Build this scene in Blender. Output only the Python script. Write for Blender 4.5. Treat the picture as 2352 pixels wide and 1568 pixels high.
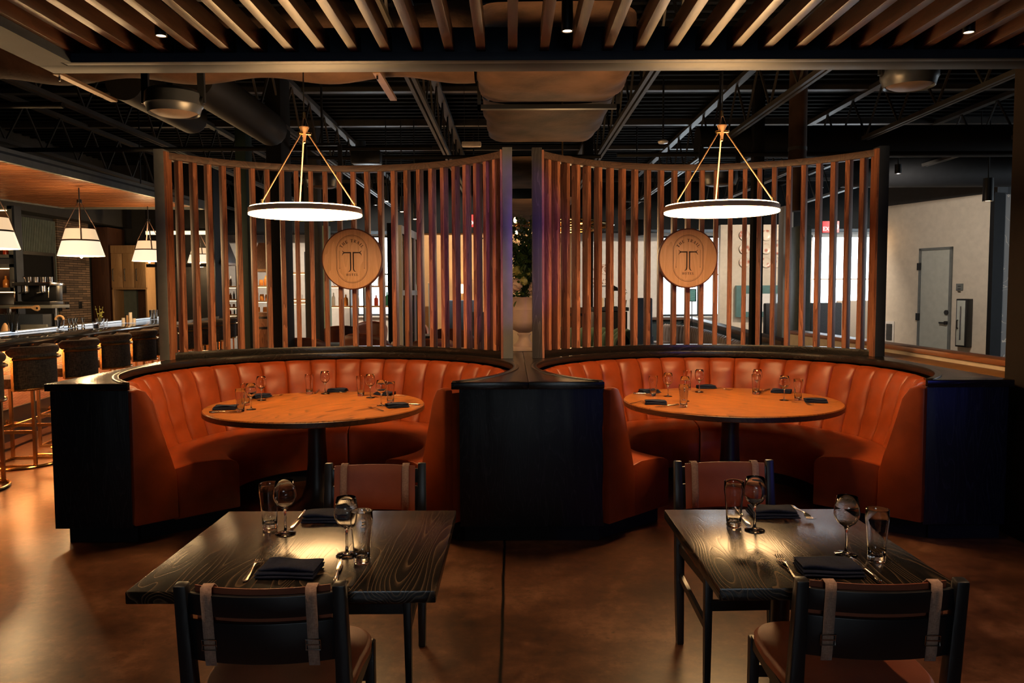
import bpy, bmesh, math, random
from mathutils import Matrix, Vector
for o in list(bpy.data.objects): bpy.data.objects.remove(o)
SC = bpy.context.scene; COL = SC.collection
PI = math.pi; R = math.radians; rnd = random.Random(7)

# ------------------------------------------------------------ camera
PITCH = R(3.6); ROLL = .0047; FPX = 1816.0; EYE = Vector((0, 0, 1.55))
_r = Vector((1, 0, 0)); _u = Vector((0, math.sin(PITCH), math.cos(PITCH))); _f = Vector((0, math.cos(PITCH), -math.sin(PITCH)))
_r2 = _r*math.cos(ROLL) - _u*math.sin(ROLL); _u2 = _r*math.sin(ROLL) + _u*math.cos(ROLL)
cd = bpy.data.cameras.new('camera'); cam = bpy.data.objects.new('camera', cd); COL.objects.link(cam)
cd.sensor_width = 36; cd.lens = 36*FPX/2352; cd.clip_start = .05
cam.matrix_world = Matrix(((_r2.x, _u2.x, -_f.x, 0), (_r2.y, _u2.y, -_f.y, 0), (_r2.z, _u2.z, -_f.z, 1.55), (0, 0, 0, 1)))
SC.camera = cam
def ray(x, y): return _f + _r2*((x-1176)/FPX) - _u2*((y-784)/FPX)
def at_z(x, y, z=0.0):
    d = ray(x, y); return EYE + d*((z-1.55)/d.z)
def at_y(x, y, Y):
    d = ray(x, y); return EYE + d*(Y/d.y)

# ------------------------------------------------------------ world, view, big lights
W = bpy.data.worlds.new('world'); SC.world = W; W.use_nodes = True
W.node_tree.nodes['Background'].inputs[0].default_value = (.80, .92, 1, 1)
W.node_tree.nodes['Background'].inputs[1].default_value = 9.0
SC.view_settings.view_transform = 'Standard'; SC.view_settings.look = 'None'
SC.view_settings.exposure = 0.0; SC.view_settings.gamma = 1.0; SC.view_settings.use_curve_mapping = False
cy = SC.cycles
cy.use_denoising = True; cy.use_adaptive_sampling = False; cy.denoising_prefilter = 'ACCURATE'; cy.max_bounces = 10; cy.diffuse_bounces = 4; cy.glossy_bounces = 4; cy.transmission_bounces = 8
cy.transparent_max_bounces = 12; cy.caustics_reflective = False; cy.caustics_refractive = False
cy.sample_clamp_indirect = 4.0; cy.blur_glossy = .6
def light(name, kind, loc, energy, color, rot=None, size=None, size_y=None, spot=None, blend=.5, radius=None, target=None, portal=False):
    l = bpy.data.lights.new(name, kind); l.energy = energy; l.color = color
    if kind == 'AREA':
        l.shape = 'RECTANGLE'; l.size = size; l.size_y = size_y or size
        if portal: l.cycles.is_portal = True
    if kind == 'SPOT': l.spot_size = R(spot); l.spot_blend = blend
    if radius is not None: l.shadow_soft_size = radius
    o = bpy.data.objects.new(name, l); COL.objects.link(o); o.location = loc
    if target is not None: o.rotation_euler = (Vector(target)-Vector(loc)).to_track_quat('-Z', 'Y').to_euler()
    elif rot: o.rotation_euler = rot
    return o
WARM = (1, .62, .28)

# ------------------------------------------------------------ node materials
class NT:
    def __init__(s, name):
        s.m = bpy.data.materials.new(name); s.m.use_nodes = True; s.t = s.m.node_tree; s.b = s.t.nodes['Principled BSDF']
    def n(s, typ, ins=None, **kw):
        x = s.t.nodes.new(typ)
        for k, v in kw.items(): setattr(x, k, v)
        for k, v in (ins or {}).items():
            if isinstance(v, bpy.types.NodeSocket): s.t.links.new(v, x.inputs[k])
            else: x.inputs[k].default_value = v
        return x
    def link(s, a, b): s.t.links.new(a, b)
    def ramp(s, fac, stops, interp='LINEAR'):
        x = s.n('ShaderNodeValToRGB', {0: fac}); e = x.color_ramp.elements; x.color_ramp.interpolation = interp
        while len(e) < len(stops): e.new(.5)
        for i, (p, c) in enumerate(stops):
            e[i].position = p; e[i].color = (*c, 1) if len(c) == 3 else c
        return x.outputs[0]
    def math(s, op, a, b=0.0):
        x = s.n('ShaderNodeMath', operation=op)
        for i, v in enumerate((a, b)):
            if isinstance(v, bpy.types.NodeSocket): s.link(v, x.inputs[i])
            else: x.inputs[i].default_value = v
        return x.outputs[0]
    def coords(s, scale=(1, 1, 1), rand=True, kind='Object'):
        tc = s.n('ShaderNodeTexCoord'); v = tc.outputs[kind]
        if rand:
            oi = s.n('ShaderNodeObjectInfo')
            cmb = s.n('ShaderNodeCombineXYZ', {0: s.math('MULTIPLY', oi.outputs['Random'], 37.0), 1: s.math('MULTIPLY', oi.outputs['Random'], 91.0), 2: s.math('MULTIPLY', oi.outputs['Random'], 53.0)})
            v = s.n('ShaderNodeVectorMath', {0: v, 1: cmb.outputs[0]}).outputs[0]
        return s.n('ShaderNodeMapping', {0: v, 3: scale}).outputs[0]
    def bump(s, h, strength=.3, dist=.01):
        s.link(s.n('ShaderNodeBump', {'Height': h, 'Strength': strength, 'Distance': dist}).outputs[0], s.b.inputs['Normal'])
def col3(c): return (*c, 1) if len(c) == 3 else c
def plain(name, c, rough=.5, metal=0.0, bump=0.0, bscale=80, coat=0.0, var=0.0, spec=.5):
    t = NT(name); b = t.b
    b.inputs['Base Color'].default_value = col3(c); b.inputs['Roughness'].default_value = rough; b.inputs['Metallic'].default_value = metal
    b.inputs['Coat Weight'].default_value = coat; b.inputs['Specular IOR Level'].default_value = spec
    nz = t.n('ShaderNodeTexNoise', {'Vector': t.coords((1, 1, 1)), 'Scale': bscale, 'Detail': 4.0})
    if bump: t.bump(nz.outputs[0], bump, .004)
    v = var or .12
    d = tuple(max(0, x*(1-v)) for x in c[:3]); u = tuple(min(1, x*(1+v)) for x in c[:3])
    n2 = t.n('ShaderNodeTexNoise', {'Vector': t.coords((1, 1, 1)), 'Scale': bscale*.12, 'Detail': 3.0})
    t.link(t.ramp(n2.outputs[0], [(.3, d), (.7, u)]), b.inputs['Base Color'])
    return t.m
def wood(name, dark, light_, axis=2, scale=1.0, rings=14, rough=.45, bump=.25, contrast=.5, stretch=.09, coat=0.0, hue=0.0, rand=True, spec=.5, grooves=False):
    """contour lines of a stretched noise give cathedral grain; fine stretched noise gives the pores"""
    t = NT(name)
    sc = [scale]*3; sc[axis] = scale*stretch
    v = t.coords(tuple(sc), rand)
    n1 = t.n('ShaderNodeTexNoise', {'Vector': v, 'Scale': 3.2, 'Detail': 1.5, 'Distortion': .25})
    k = t.math('FRACT', t.math('MULTIPLY', n1.outputs[0], float(rings)))
    sc2 = [scale*60]*3; sc2[axis] = scale*2.2
    n2 = t.n('ShaderNodeTexNoise', {'Vector': t.coords(tuple(sc2), rand), 'Scale': 3.0, 'Detail': 3.0})
    g = t.math('ADD', t.math('MULTIPLY', k, contrast), t.math('MULTIPLY', n2.outputs[0], 1-contrast*.6))
    c = t.ramp(g, [(.15, light_), (.95, dark)] if not grooves else [(.78, dark), (1.12, light_)])
    if hue:
        oi = t.n('ShaderNodeObjectInfo'); hs = t.n('ShaderNodeHueSaturation', {'Color': c, 'Value': t.math('ADD', t.math('MULTIPLY', oi.outputs['Random'], hue), 1-hue*.45)})
        c = hs.outputs[0]
    t.link(c, t.b.inputs['Base Color']); t.b.inputs['Roughness'].default_value = rough; t.b.inputs['Coat Weight'].default_value = coat
    t.b.inputs['Specular IOR Level'].default_value = spec
    t.bump(g, bump, .003)
    return t.m
def lined(name, base, line, axis, scale, rings, stretch, rough, spec=.5, bump=.12, width=.16, fine=.35, dist=.35):
    """flat-sawn boards: thin contour lines on a plain ground"""
    t = NT(name); sc = [scale]*3; sc[axis] = scale*stretch
    n1 = t.n('ShaderNodeTexNoise', {'Vector': t.coords(tuple(sc)), 'Scale': 2.6, 'Detail': 2.0, 'Distortion': dist, 'Roughness': .45})
    k = t.math('FRACT', t.math('MULTIPLY', n1.outputs[0], float(rings)))
    ln = t.ramp(k, [(0, (1, 1, 1)), (width, (.35, .35, .35)), (width*3.2, (0, 0, 0)), (.93, (0, 0, 0)), (1.0, (1, 1, 1))])
    sc2 = [scale*70]*3; sc2[axis] = scale*3
    n2 = t.n('ShaderNodeTexNoise', {'Vector': t.coords(tuple(sc2)), 'Scale': 2.0, 'Detail': 3.0})
    f = t.math('ADD', t.math('MULTIPLY', ln, .8), t.math('MULTIPLY', t.math('SUBTRACT', n2.outputs[0], .42), fine))
    n3 = t.n('ShaderNodeTexNoise', {'Vector': t.coords((scale*.6,)*3), 'Scale': 2.0, 'Detail': 2.0})
    f = t.math('ADD', f, t.math('MULTIPLY', t.math('SUBTRACT', n3.outputs[0], .5), .3))
    t.link(t.ramp(f, [(.0, base), (.85, line)]), t.b.inputs['Base Color']); t.b.inputs['Roughness'].default_value = rough; t.b.inputs['Specular IOR Level'].default_value = spec
    t.bump(t.math('SUBTRACT', 1.0, f), bump, .003); return t.m
def leather(name, c, rough=.42, var=.25):
    t = NT(name); v = t.coords()
    n1 = t.n('ShaderNodeTexNoise', {'Vector': v, 'Scale': 6.0, 'Detail': 5.0})
    t.link(t.ramp(n1.outputs[0], [(.3, tuple(x*(1-var) for x in c)), (.7, tuple(x*(1+var*.5) for x in c))]), t.b.inputs['Base Color'])
    vo = t.n('ShaderNodeTexVoronoi', {'Vector': v, 'Scale': 420.0})
    h = t.math('ADD', t.math('MULTIPLY', vo.outputs[0], .35), t.math('MULTIPLY', n1.outputs[0], 1.2))
    t.bump(h, .22, .004); t.b.inputs['Roughness'].default_value = rough; t.b.inputs['Specular IOR Level'].default_value = .36
    return t.m
def fabric(name, c, c2=None, rough=.9, scale=260, sheen=.15):
    t = NT(name); v = t.coords((1, 1, 1)); c2 = c2 or tuple(x*.55 for x in c)
    n1 = t.n('ShaderNodeTexNoise', {'Vector': t.coords((1, 1, .25)), 'Scale': scale, 'Detail': 3.0})
    n2 = t.n('ShaderNodeTexNoise', {'Vector': t.coords((.25, .25, 1)), 'Scale': scale, 'Detail': 3.0})
    s_ = t.math('MULTIPLY', t.math('ADD', n1.outputs[0], n2.outputs[0]), .5)
    t.link(t.ramp(s_, [(.38, c2), (.62, c)]), t.b.inputs['Base Color']); t.bump(s_, .4, .003)
    t.b.inputs['Roughness'].default_value = rough; t.b.inputs['Sheen Weight'].default_value = sheen; t.b.inputs['Specular IOR Level'].default_value = .25
    return t.m
def emit(name, c, strength, base=(.8, .8, .8)):
    t = NT(name); t.b.inputs['Emission Color'].default_value = col3(c); t.b.inputs['Emission Strength'].default_value = strength
    t.b.inputs['Base Color'].default_value = col3(base); return t.m
def glass(name, c=(1, 1, 1), rough=0.0, ior=1.45):
    t = NT(name); t.b.inputs['Base Color'].default_value = col3(c); t.b.inputs['Transmission Weight'].default_value = 1
    t.b.inputs['Roughness'].default_value = rough; t.b.inputs['IOR'].default_value = ior; return t.m
def pane(name, tint=(1, 1, 1), fac=.12):
    t = NT(name); t.t.nodes.remove(t.b)
    tr = t.n('ShaderNodeBsdfTransparent', {0: col3(tint)}); gl = t.n('ShaderNodeBsdfGlossy', {'Roughness': .02})
    mx = t.n('ShaderNodeMixShader', {0: fac, 1: tr.outputs[0], 2: gl.outputs[0]})
    t.link(mx.outputs[0], t.t.nodes['Material Output'].inputs[0]); return t.m
M = {}
M['ash_top'] = lined('black_ash', (.004, .004, .004), (.10, .066, .038), 1, 2.2, 32, .12, .255, spec=.5, bump=.08, width=.13, fine=.30, dist=.15)
M['ash'] = wood('black_ash_panel', (.005, .0065, .009), (.024, .027, .032), axis=2, scale=2.2, rings=22, rough=.42, bump=.3, contrast=.6, stretch=.14, spec=.28, grooves=True)
M['cap'] = wood('dark_cap_wood', (.010, .008, .007), (.05, .034, .024), axis=0, scale=2.4, rings=16, rough=.26, bump=.18, contrast=.5, stretch=.1, grooves=True)
M['oak'] = lined('oak_table', (.36, .118, .021), (.085, .022, .005), 0, 1.4, 24, .12, .32, bump=.05, width=.22, fine=.9, dist=.2)
M['oak_edge'] = wood('oak_edge', (.045, .017, .006), (.13, .052, .018), axis=0, scale=2.2, rings=12, rough=.4, bump=.15)
M['slat'] = wood('stained_slat', (.12, .034, .017), (.58, .255, .135), axis=2, scale=4.2, rings=10, rough=.5, bump=.25, contrast=.45, stretch=.06, hue=.5)
M['rail'] = wood('rail_wood', (.045, .025, .02), (.14, .085, .06), axis=0, scale=2.2, rings=14, rough=.5, bump=.2)
M['grey_wood'] = wood('grey_wood', (.035, .032, .032), (.10, .094, .09), axis=2, scale=3.4, rings=12, rough=.55, bump=.4, contrast=.6, grooves=True)
M['pergola'] = wood('pergola_slat', (.024, .009, .0045), (.085, .032, .015), axis=1, scale=3.0, rings=14, spec=.7, rough=.33, bump=.3, stretch=.08, hue=.3)
M['sign'] = wood('sign_wood', (.58, .32, .16), (.84, .53, .31), axis=2, scale=2.4, rings=9, rough=.5, bump=.1, contrast=.35, stretch=.12)
M['sign_edge'] = plain('sign_edge', (.13, .035, .014), .5)
M['ink'] = plain('burnt_brown', (.035, .014, .009), .7)
M['leather'] = leather('orange_leather', (.25, .042, .0085), .38)
M['leather_chair'] = leather('saddle_leather', (.30, .085, .042), .5)
M['leather_brown'] = leather('brown_leather', (.11, .032, .017), .45)
M['leather_grey'] = leather('taupe_leather', (.34, .27, .24), .4)
M['black'] = plain('black_paint', (.008, .009, .011), .38, bump=.05)
M['black_matte'] = plain('black_matte', (.007, .007, .008), .75, spec=.2)
M['black_duct'] = plain('black_duct', (.010, .010, .011), .6, spec=.25)
M['black_deck'] = plain('black_deck', (.006, .007, .008), .85, bump=.2, bscale=20, spec=.12)
M['joist'] = plain('joist_paint', (.042, .038, .034), .5, bump=.1)
M['steel'] = plain('dark_steel', (.020, .028, .044), .55, bump=.06, bscale=60, spec=.2)
M['steel_l'] = plain('grey_steel', (.16, .17, .165), .45, metal=.2, bump=.05)
M['bronze'] = plain('bronze', (.30, .17, .09), .45, metal=.5)
M['ring'] = plain('ring_bronze', (.75, .48, .27), .55)
M['brass'] = plain('brass', (.62, .40, .17), .22, metal=1.0)
M['chrome'] = plain('chrome', (.62, .60, .58), .16, metal=1.0)
M['cutlery'] = plain('cutlery_steel', (.55, .50, .46), .2, metal=1.0)
M['navy'] = fabric('navy_napkin', (.006, .012, .036), (.003, .006, .018), sheen=0.0)
M['navy_chair'] = fabric('blue_upholstery', (.13, .18, .27), (.07, .10, .16))
M['grey_up'] = fabric('grey_upholstery', (.16, .17, .19), (.08, .085, .1))
M['cream_up'] = fabric('cream_upholstery', (.62, .55, .47), (.5, .44, .38))
M['tweed'] = fabric('charcoal_tweed', (.060, .055, .05), (.012, .012, .013), scale=120)
M['mohair'] = fabric('brown_mohair', (.085, .05, .03), (.03, .018, .012), scale=90)
M['green_v'] = fabric('green_velvet', (.045, .085, .06), (.02, .045, .032))
M['strap'] = fabric('tan_webbing', (.46, .30, .22), (.30, .19, .14), scale=400)
M['wall_white'] = plain('white_wall', (.66, .62, .57), .85, bump=.05, var=.05)
M['wall_cream'] = plain('cream_wall', (.62, .54, .44), .8, bump=.05, var=.06)
M['wall_tan'] = plain('tan_wall', (.46, .27, .12), .8, bump=.05, var=.05)
M['column_brown'] = plain('column_brown', (.012, .008, .006), .7, spec=.15)
M['wall_dark'] = plain('dark_wall', (.035, .035, .037), .7, bump=.05)
M['door_grey'] = plain('grey_door', (.46, .47, .42), .55, var=.06)
M['green_pt'] = plain('green_paint', (.30, .42, .33), .6)
M['green_dk'] = plain('dark_green_paint', (.012, .028, .022), .6)
M['teal'] = plain('teal_tile', (.10, .20, .20), .35)
M['greygreen'] = plain('grey_green_paint', (.14, .18, .165), .6)
M['oak_l'] = wood('light_oak', (.42, .24, .11), (.66, .42, .22), axis=2, scale=2.0, rings=9, rough=.5, bump=.1, contrast=.3)
M['walnut'] = wood('walnut', (.05, .02, .012), (.13, .055, .03), axis=2, scale=2.0, rings=10, rough=.5, bump=.1, contrast=.4)
M['shelf_w'] = wood('shelf_wood', (.22, .10, .035), (.42, .21, .08), axis=0, scale=2.0, rings=9, rough=.45, bump=.1)
M['barrel'] = wood('barrel_wood', (.12, .05, .02), (.30, .14, .06), axis=2, scale=3.0, rings=8, rough=.5, bump=.2)
M['insul'] = plain('brown_wrap', (.075, .042, .027), .75, bump=.8, bscale=26, var=.45, spec=.2)
M['stone'] = plain('stone_urn', (.46, .34, .28), .85, bump=.5, bscale=30, var=.35)
M['leaf'] = plain('leaf', (.05, .10, .022), .5, var=.5)
M['leaf_y'] = plain('lime_bloom', (.42, .42, .12), .6, var=.4)
M['petal'] = plain('cream_petal', (.72, .55, .46), .6, var=.2)
M['ceramic'] = plain('white_ceramic', (.75, .68, .6), .3)
M['paper'] = plain('paper', (.75, .7, .62), .7)
M['orange'] = plain('orange_glaze', (.65, .16, .04), .35)
M['speaker_b'] = plain('speaker_black', (.022, .026, .034), .35)
M['grille'] = plain('speaker_grille', (.10, .07, .055), .5, bump=.5, bscale=300)
M['black_ribbed'] = plain('dark_rib', (.03, .045, .052), .5)
M['glass'] = glass('clear_glass'); M['amber'] = glass('amber_glass', (.9, .38, .07)); M['redglass'] = glass('red_glass', (.8, .09, .04))
M['grn_gl'] = glass('green_glass', (.08, .35, .16))
M['pane'] = pane('window_pane'); M['dpane'] = pane('dark_pane', (.25, .27, .3), .15)
M['disc'] = emit('lamp_diffuser', (1, .58, .24), 40.0)
M['rimglow'] = emit('lamp_uplight', (1, .60, .26), 34.0)
M['shade'] = emit('linen_shade', (1, .80, .55), 1.05, (.6, .5, .4)); M['shade_up'] = emit('linen_shade_upper', (1, .66, .36), .85, (.6, .5, .4))
M['bulb'] = emit('bulb', (1, .60, .22), 14.0)
M['led'] = emit('led_strip', (1, .36, .10), 150.0)
M['ledtube'] = emit('amber_tube', (1, .62, .30), 9.0)
M['ledw'] = emit('led_shelf', (1, .62, .26), 5.0)
M['ledc'] = emit('led_cool', (.75, .88, 1), 1.0)
M['can'] = emit('downlight_lens', (1, .66, .38), 12.0)
M['exit'] = emit('exit_red', (1, .03, .04), 1.5); M['exitw'] = emit('exit_letters', (1, .5, .46), 2.2)
M['greenled'] = emit('green_indicator', (.05, 1, .4), 4.0)
M['softw'] = emit('linen_lamp', (1, .78, .5), 1.6)
M['screen'] = emit('monitor_blue', (.35, .6, 1), .8)

for k_ in ('shade', 'shade_up', 'ledw', 'ledc', 'can', 'exit', 'exitw', 'greenled', 'softw', 'screen', 'bulb', 'ledtube'): M[k_].cycles.emission_sampling = 'NONE'
# floor: stained, sealed concrete with a saw-cut joint
t = NT('stained_concrete'); v = t.coords((1, 1, 1), False)
n1 = t.n('ShaderNodeTexNoise', {'Vector': v, 'Scale': 1.6, 'Detail': 9.0, 'Roughness': .68})
n2 = t.n('ShaderNodeTexNoise', {'Vector': v, 'Scale': 14.0, 'Detail': 8.0, 'Roughness': .75})
mixf = t.math('ADD', t.math('MULTIPLY', n1.outputs[0], .62), t.math('MULTIPLY', n2.outputs[0], .38))
c = t.ramp(mixf, [(.38, (.018, .008, .005)), (.46, (.048, .020, .010)), (.52, (.080, .034, .017)), (.60, (.15, .074, .042))])
sx = t.n('ShaderNodeSeparateXYZ', {0: v}); n3 = t.n('ShaderNodeTexNoise', {'Vector': v, 'Scale': 5.0, 'Detail': 4.0})
wob = t.math('MULTIPLY', t.math('SUBTRACT', n3.outputs[0], .5), .012)
ln = t.math('ABSOLUTE', t.math('ADD', t.math('ADD', sx.outputs[0], .052), wob))
lnm = t.ramp(ln, [(.004, (0, 0, 0)), (.012, (1, 1, 1))])
n5 = t.n('ShaderNodeTexNoise', {'Vector': v, 'Scale': 30.0, 'Detail': 2.0})
sp = t.ramp(n5.outputs[0], [(.27, (.45, .45, .45)), (.36, (1, 1, 1))])
mx = t.n('ShaderNodeMix', {'Factor': 1.0}, data_type='RGBA', blend_type='MULTIPLY'); t.link(c, mx.inputs[6]); t.link(lnm, mx.inputs[7])
mx2 = t.n('ShaderNodeMix', {'Factor': 1.0}, data_type='RGBA', blend_type='MULTIPLY'); t.link(mx.outputs[2], mx2.inputs[6]); t.link(sp, mx2.inputs[7])
t.link(mx2.outputs[2], t.b.inputs['Base Color'])
t.b.inputs['Roughness'].default_value = .29
M['floor'] = t.m
# thin stone-strip wall
t = NT('stone_strips'); v = t.coords((1, 1, 1), False)
sx = t.n('ShaderNodeSeparateXYZ', {0: v}); cx_ = t.n('ShaderNodeCombineXYZ', {0: sx.outputs[1], 1: sx.outputs[2]})
br = t.n('ShaderNodeTexBrick', {'Vector': cx_.outputs[0], 'Color1': (.30, .20, .13, 1), 'Color2': (.12, .085, .06, 1), 'Mortar': (.03, .02, .015, 1), 'Scale': 1.0, 'Mortar Size': .006, 'Brick Width': .3, 'Row Height': .045})
t.link(br.outputs[0], t.b.inputs['Base Color']); t.b.inputs['Roughness'].default_value = .85; t.bump(br.outputs[1], .5, -.01)
M['strips'] = t.m
# mural: grey ground with pale wandering branches
t = NT('branch_mural'); v = t.coords((1, 1, 1), False)
n1 = t.n('ShaderNodeTexNoise', {'Vector': v, 'Scale': 1.6, 'Detail': 3.0, 'Distortion': 1.2})
e = t.math('ABSOLUTE', t.math('SUBTRACT', t.math('FRACT', t.math('MULTIPLY', n1.outputs[0], 5.0)), .5))
t.link(t.ramp(e, [(.012, (.62, .54, .44)), (.03, (.20, .20, .20))]), t.b.inputs['Base Color']); t.b.inputs['Roughness'].default_value = .8
M['mural'] = t.m
# sketchy picture print
t = NT('print_art'); v = t.coords((1, 1, 1), False)
n1 = t.n('ShaderNodeTexNoise', {'Vector': v, 'Scale': 7.0, 'Detail': 6.0, 'Distortion': 1.5})
t.link(t.ramp(n1.outputs[0], [(.42, (.30, .14, .08)), (.5, (.75, .62, .52))]), t.b.inputs['Base Color'])
M['art'] = t.m
t = NT('teal_print'); v = t.coords((1, 1, 1), False)
wv = t.n('ShaderNodeTexWave', {'Vector': v, 'Scale': 9.0, 'Distortion': 4.0}, wave_type='RINGS')
t.link(t.ramp(wv.outputs[0], [(.3, (.10, .36, .38)), (.7, (.25, .60, .60))]), t.b.inputs['Base Color'])
M['teal_art'] = t.m
t = NT('plate_pattern'); v = t.coords((1, 1, 1), True)
vo = t.n('ShaderNodeTexVoronoi', {'Vector': v, 'Scale': 9.0})
t.link(t.ramp(vo.outputs[0], [(.2, (.50, .18, .12)), (.5, (.72, .62, .5))]), t.b.inputs['Base Color']); t.b.inputs['Roughness'].default_value = .3
M['plate'] = t.m

# ------------------------------------------------------------ mesh builder
class MB:
    def __init__(s): s.v = []; s.f = []; s.M = Matrix()
    def add(s, vs, fs):
        k = len(s.v); s.v += [s.M @ Vector(q) for q in vs]; s.f += [[i+k for i in f] for f in fs]; return s
    def box(s, x0, y0, z0, x1, y1, z1):
        vs = [(x, y, z) for z in (z0, z1) for y in (y0, y1) for x in (x0, x1)]
        return s.add(vs, [(0, 2, 3, 1), (4, 5, 7, 6), (0, 1, 5, 4), (2, 6, 7, 3), (0, 4, 6, 2), (1, 3, 7, 5)])
    def bar(s, p, q, w, h, up=(0, 0, 1)):
        p = Vector(p); q = Vector(q); d = (q-p).normalized(); up = Vector(up)
        if abs(d.dot(up)) > .99: up = Vector((0, 1, 0))
        a = d.cross(up).normalized()*w/2; b = a.cross(d).normalized()*h/2
        vs = [p-a-b, p+a-b, p+a+b, p-a+b, q-a-b, q+a-b, q+a+b, q-a+b]
        return s.add(vs, [(0, 3, 2, 1), (4, 5, 6, 7), (0, 1, 5, 4), (1, 2, 6, 5), (2, 3, 7, 6), (3, 0, 4, 7)])
    def tube(s, path, r, n=8, closed=False, cap=True, ph=0.0):
        path = [Vector(p) for p in path]; L = len(path); rs = r if isinstance(r, (list, tuple)) else [r]*L
        rings = []; prev = None
        for i, p in enumerate(path):
            if closed: d = path[(i+1) % L]-path[i-1]
            else: d = path[min(i+1, L-1)]-path[max(i-1, 0)]
            d.normalize()
            a = prev if prev is not None else (Vector((0, 0, 1)) if abs(d.z) < .9 else Vector((1, 0, 0)))
            a = (a-d*a.dot(d)).normalized(); prev = a; b = d.cross(a)
            rings.append([p+(a*math.cos(2*PI*k/n+ph)+b*math.sin(2*PI*k/n+ph))*rs[i] for k in range(n)])
        vs = [q for g in rings for q in g]; fs = []
        for i in range(L if closed else L-1):
            j = (i+1) % L
            for k in range(n): fs.append((i*n+k, i*n+(k+1) % n, j*n+(k+1) % n, j*n+k))
        if not closed and cap: fs += [tuple(range(n))[::-1], tuple((L-1)*n+k for k in range(n))]
        return s.add(vs, fs)
    def cyl(s, p, q, r, r2=None, n=24): return s.tube([p, q], [r, r if r2 is None else r2], n)
    def lathe(s, prof, n=32, c=(0, 0, 0), a0=0, a1=2*PI, close=False):
        full = abs(a1-a0-2*PI) < 1e-6; m = n if full else n+1; vs = []; fs = []
        for i in range(m):
            a = a0+(a1-a0)*i/n
            for (r, z) in prof: vs.append((c[0]+r*math.cos(a), c[1]+r*math.sin(a), c[2]+z))
        P = len(prof)
        for i in range(n):
            j = (i+1) % m
            for k in range(P if close else P-1):
                l = (k+1) % P; q = [i*P+k, j*P+k, j*P+l, i*P+l]
                fs.append(q)
        if not full and close: fs += [list(range(P)), [n*P+k for k in range(P)][::-1]]
        return s.add(vs, fs)
    def prism(s, poly, z0, z1):
        n = len(poly); vs = [(x, y, z0) for x, y in poly]+[(x, y, z1) for x, y in poly]
        return s.add(vs, [tuple(range(n))[::-1], tuple(range(n, 2*n))]+[(i, (i+1) % n, n+(i+1) % n, n+i) for i in range(n)])
    def grid(s, fn, nu, nv, closed_u=False):
        vs = [fn(i/nu, j/nv) for i in range(nu+(0 if closed_u else 1)) for j in range(nv+1)]; fs = []
        m = nu if closed_u else nu+1
        for i in range(nu):
            for j in range(nv): a = i*(nv+1)+j; b = ((i+1) % m)*(nv+1)+j; fs.append((a, b, b+1, a+1))
        return s.add(vs, fs)
    def sphere(s, c, r, n=10, sz=None):
        sz = sz or (1, 1, 1)
        return s.grid(lambda u, v: (c[0]+r*sz[0]*math.cos(2*PI*u)*math.sin(PI*(.02+.96*v)), c[1]+r*sz[1]*math.sin(2*PI*u)*math.sin(PI*(.02+.96*v)), c[2]+r*sz[2]*math.cos(PI*(.02+.96*v))), n, n//2+1, True)
    def mesh(s, name, mat, bevel=0, angle=35, merge=True):
        me = bpy.data.meshes.new(name); me.from_pydata([tuple(q) for q in s.v], [], s.f); me.validate()
        b = bmesh.new(); b.from_mesh(me)
        if merge: bmesh.ops.remove_doubles(b, verts=b.verts, dist=1e-5)
        bmesh.ops.recalc_face_normals(b, faces=b.faces)
        if bevel: bmesh.ops.bevel(b, geom=[e for e in b.edges if len(e.link_faces) == 2 and e.calc_face_angle(0) > .6], offset=bevel, segments=2, affect='EDGES', profile=.5, clamp_overlap=True)
        b.to_mesh(me); b.free()
        for p in me.polygons: p.use_smooth = True
        me.set_sharp_from_angle(angle=R(angle))
        if mat is not None: me.materials.append(M[mat] if isinstance(mat, str) else mat)
        return me
    def build(s, name, mat, parent=None, bevel=0, angle=35, loc=None, label=None, merge=True):
        o = bpy.data.objects.new(name, s.mesh(name, mat, bevel, angle, merge)); COL.objects.link(o)
        if parent is not None: o.parent = parent
        if loc is not None: o.location = loc
        if label: o['label'] = label
        return o
def tag(o, label=None, cat=None, group=None, kind=None):
    if label: o['label'] = label
    if cat: o['category'] = cat
    if group: o['group'] = group
    if kind: o['kind'] = kind
    return o
def thing(name, label, cat, loc=(0, 0, 0), rz=0.0, group=None):
    o = bpy.data.objects.new(name, None); COL.objects.link(o); o.empty_display_size = .1
    o.location = loc; o.rotation_euler = (0, 0, rz); return tag(o, label, cat, group)
def struct(name, mb, mat, parent=None, **k):
    o = mb.build(name, mat, parent, **k)
    if parent is None: o['kind'] = 'structure'
    return o
def dup(root, loc=None, rz=None, label=None, group=None, rot=None, scale=None):
    """a copy of a thing with copies of its parts and sub-parts"""
    def rec(o, par):
        c = o.copy(); COL.objects.link(c)
        if par is not None: c.parent = par
        for ch in kids.get(o.name, ()): rec(ch, c)
        return c
    kids = {}
    for o in list(bpy.data.objects):
        if o.parent is not None: kids.setdefault(o.parent.name, []).append(o)
    r = rec(root, None)
    if loc is not None: r.location = loc
    if rz is not None: r.rotation_euler = (0, 0, rz)
    if rot is not None: r.rotation_euler = rot
    if scale is not None: r.scale = scale
    if label: r['label'] = label
    if group: r['group'] = group
    return r
def pxbox(px0, py0, px1, py1, Y, depth):
    """world box whose near face spans these picture points at distance Y"""
    a = at_y(px0, py1, Y); b = at_y(px1, py0, Y); return (a.x, Y, a.z, b.x, Y+depth, b.z)
def ordn(i): return ['first', 'second', 'third', 'fourth', 'fifth', 'sixth', 'seventh', 'eighth', 'ninth', 'tenth', 'eleventh', 'twelfth', 'thirteenth', 'fourteenth'][i]

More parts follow.
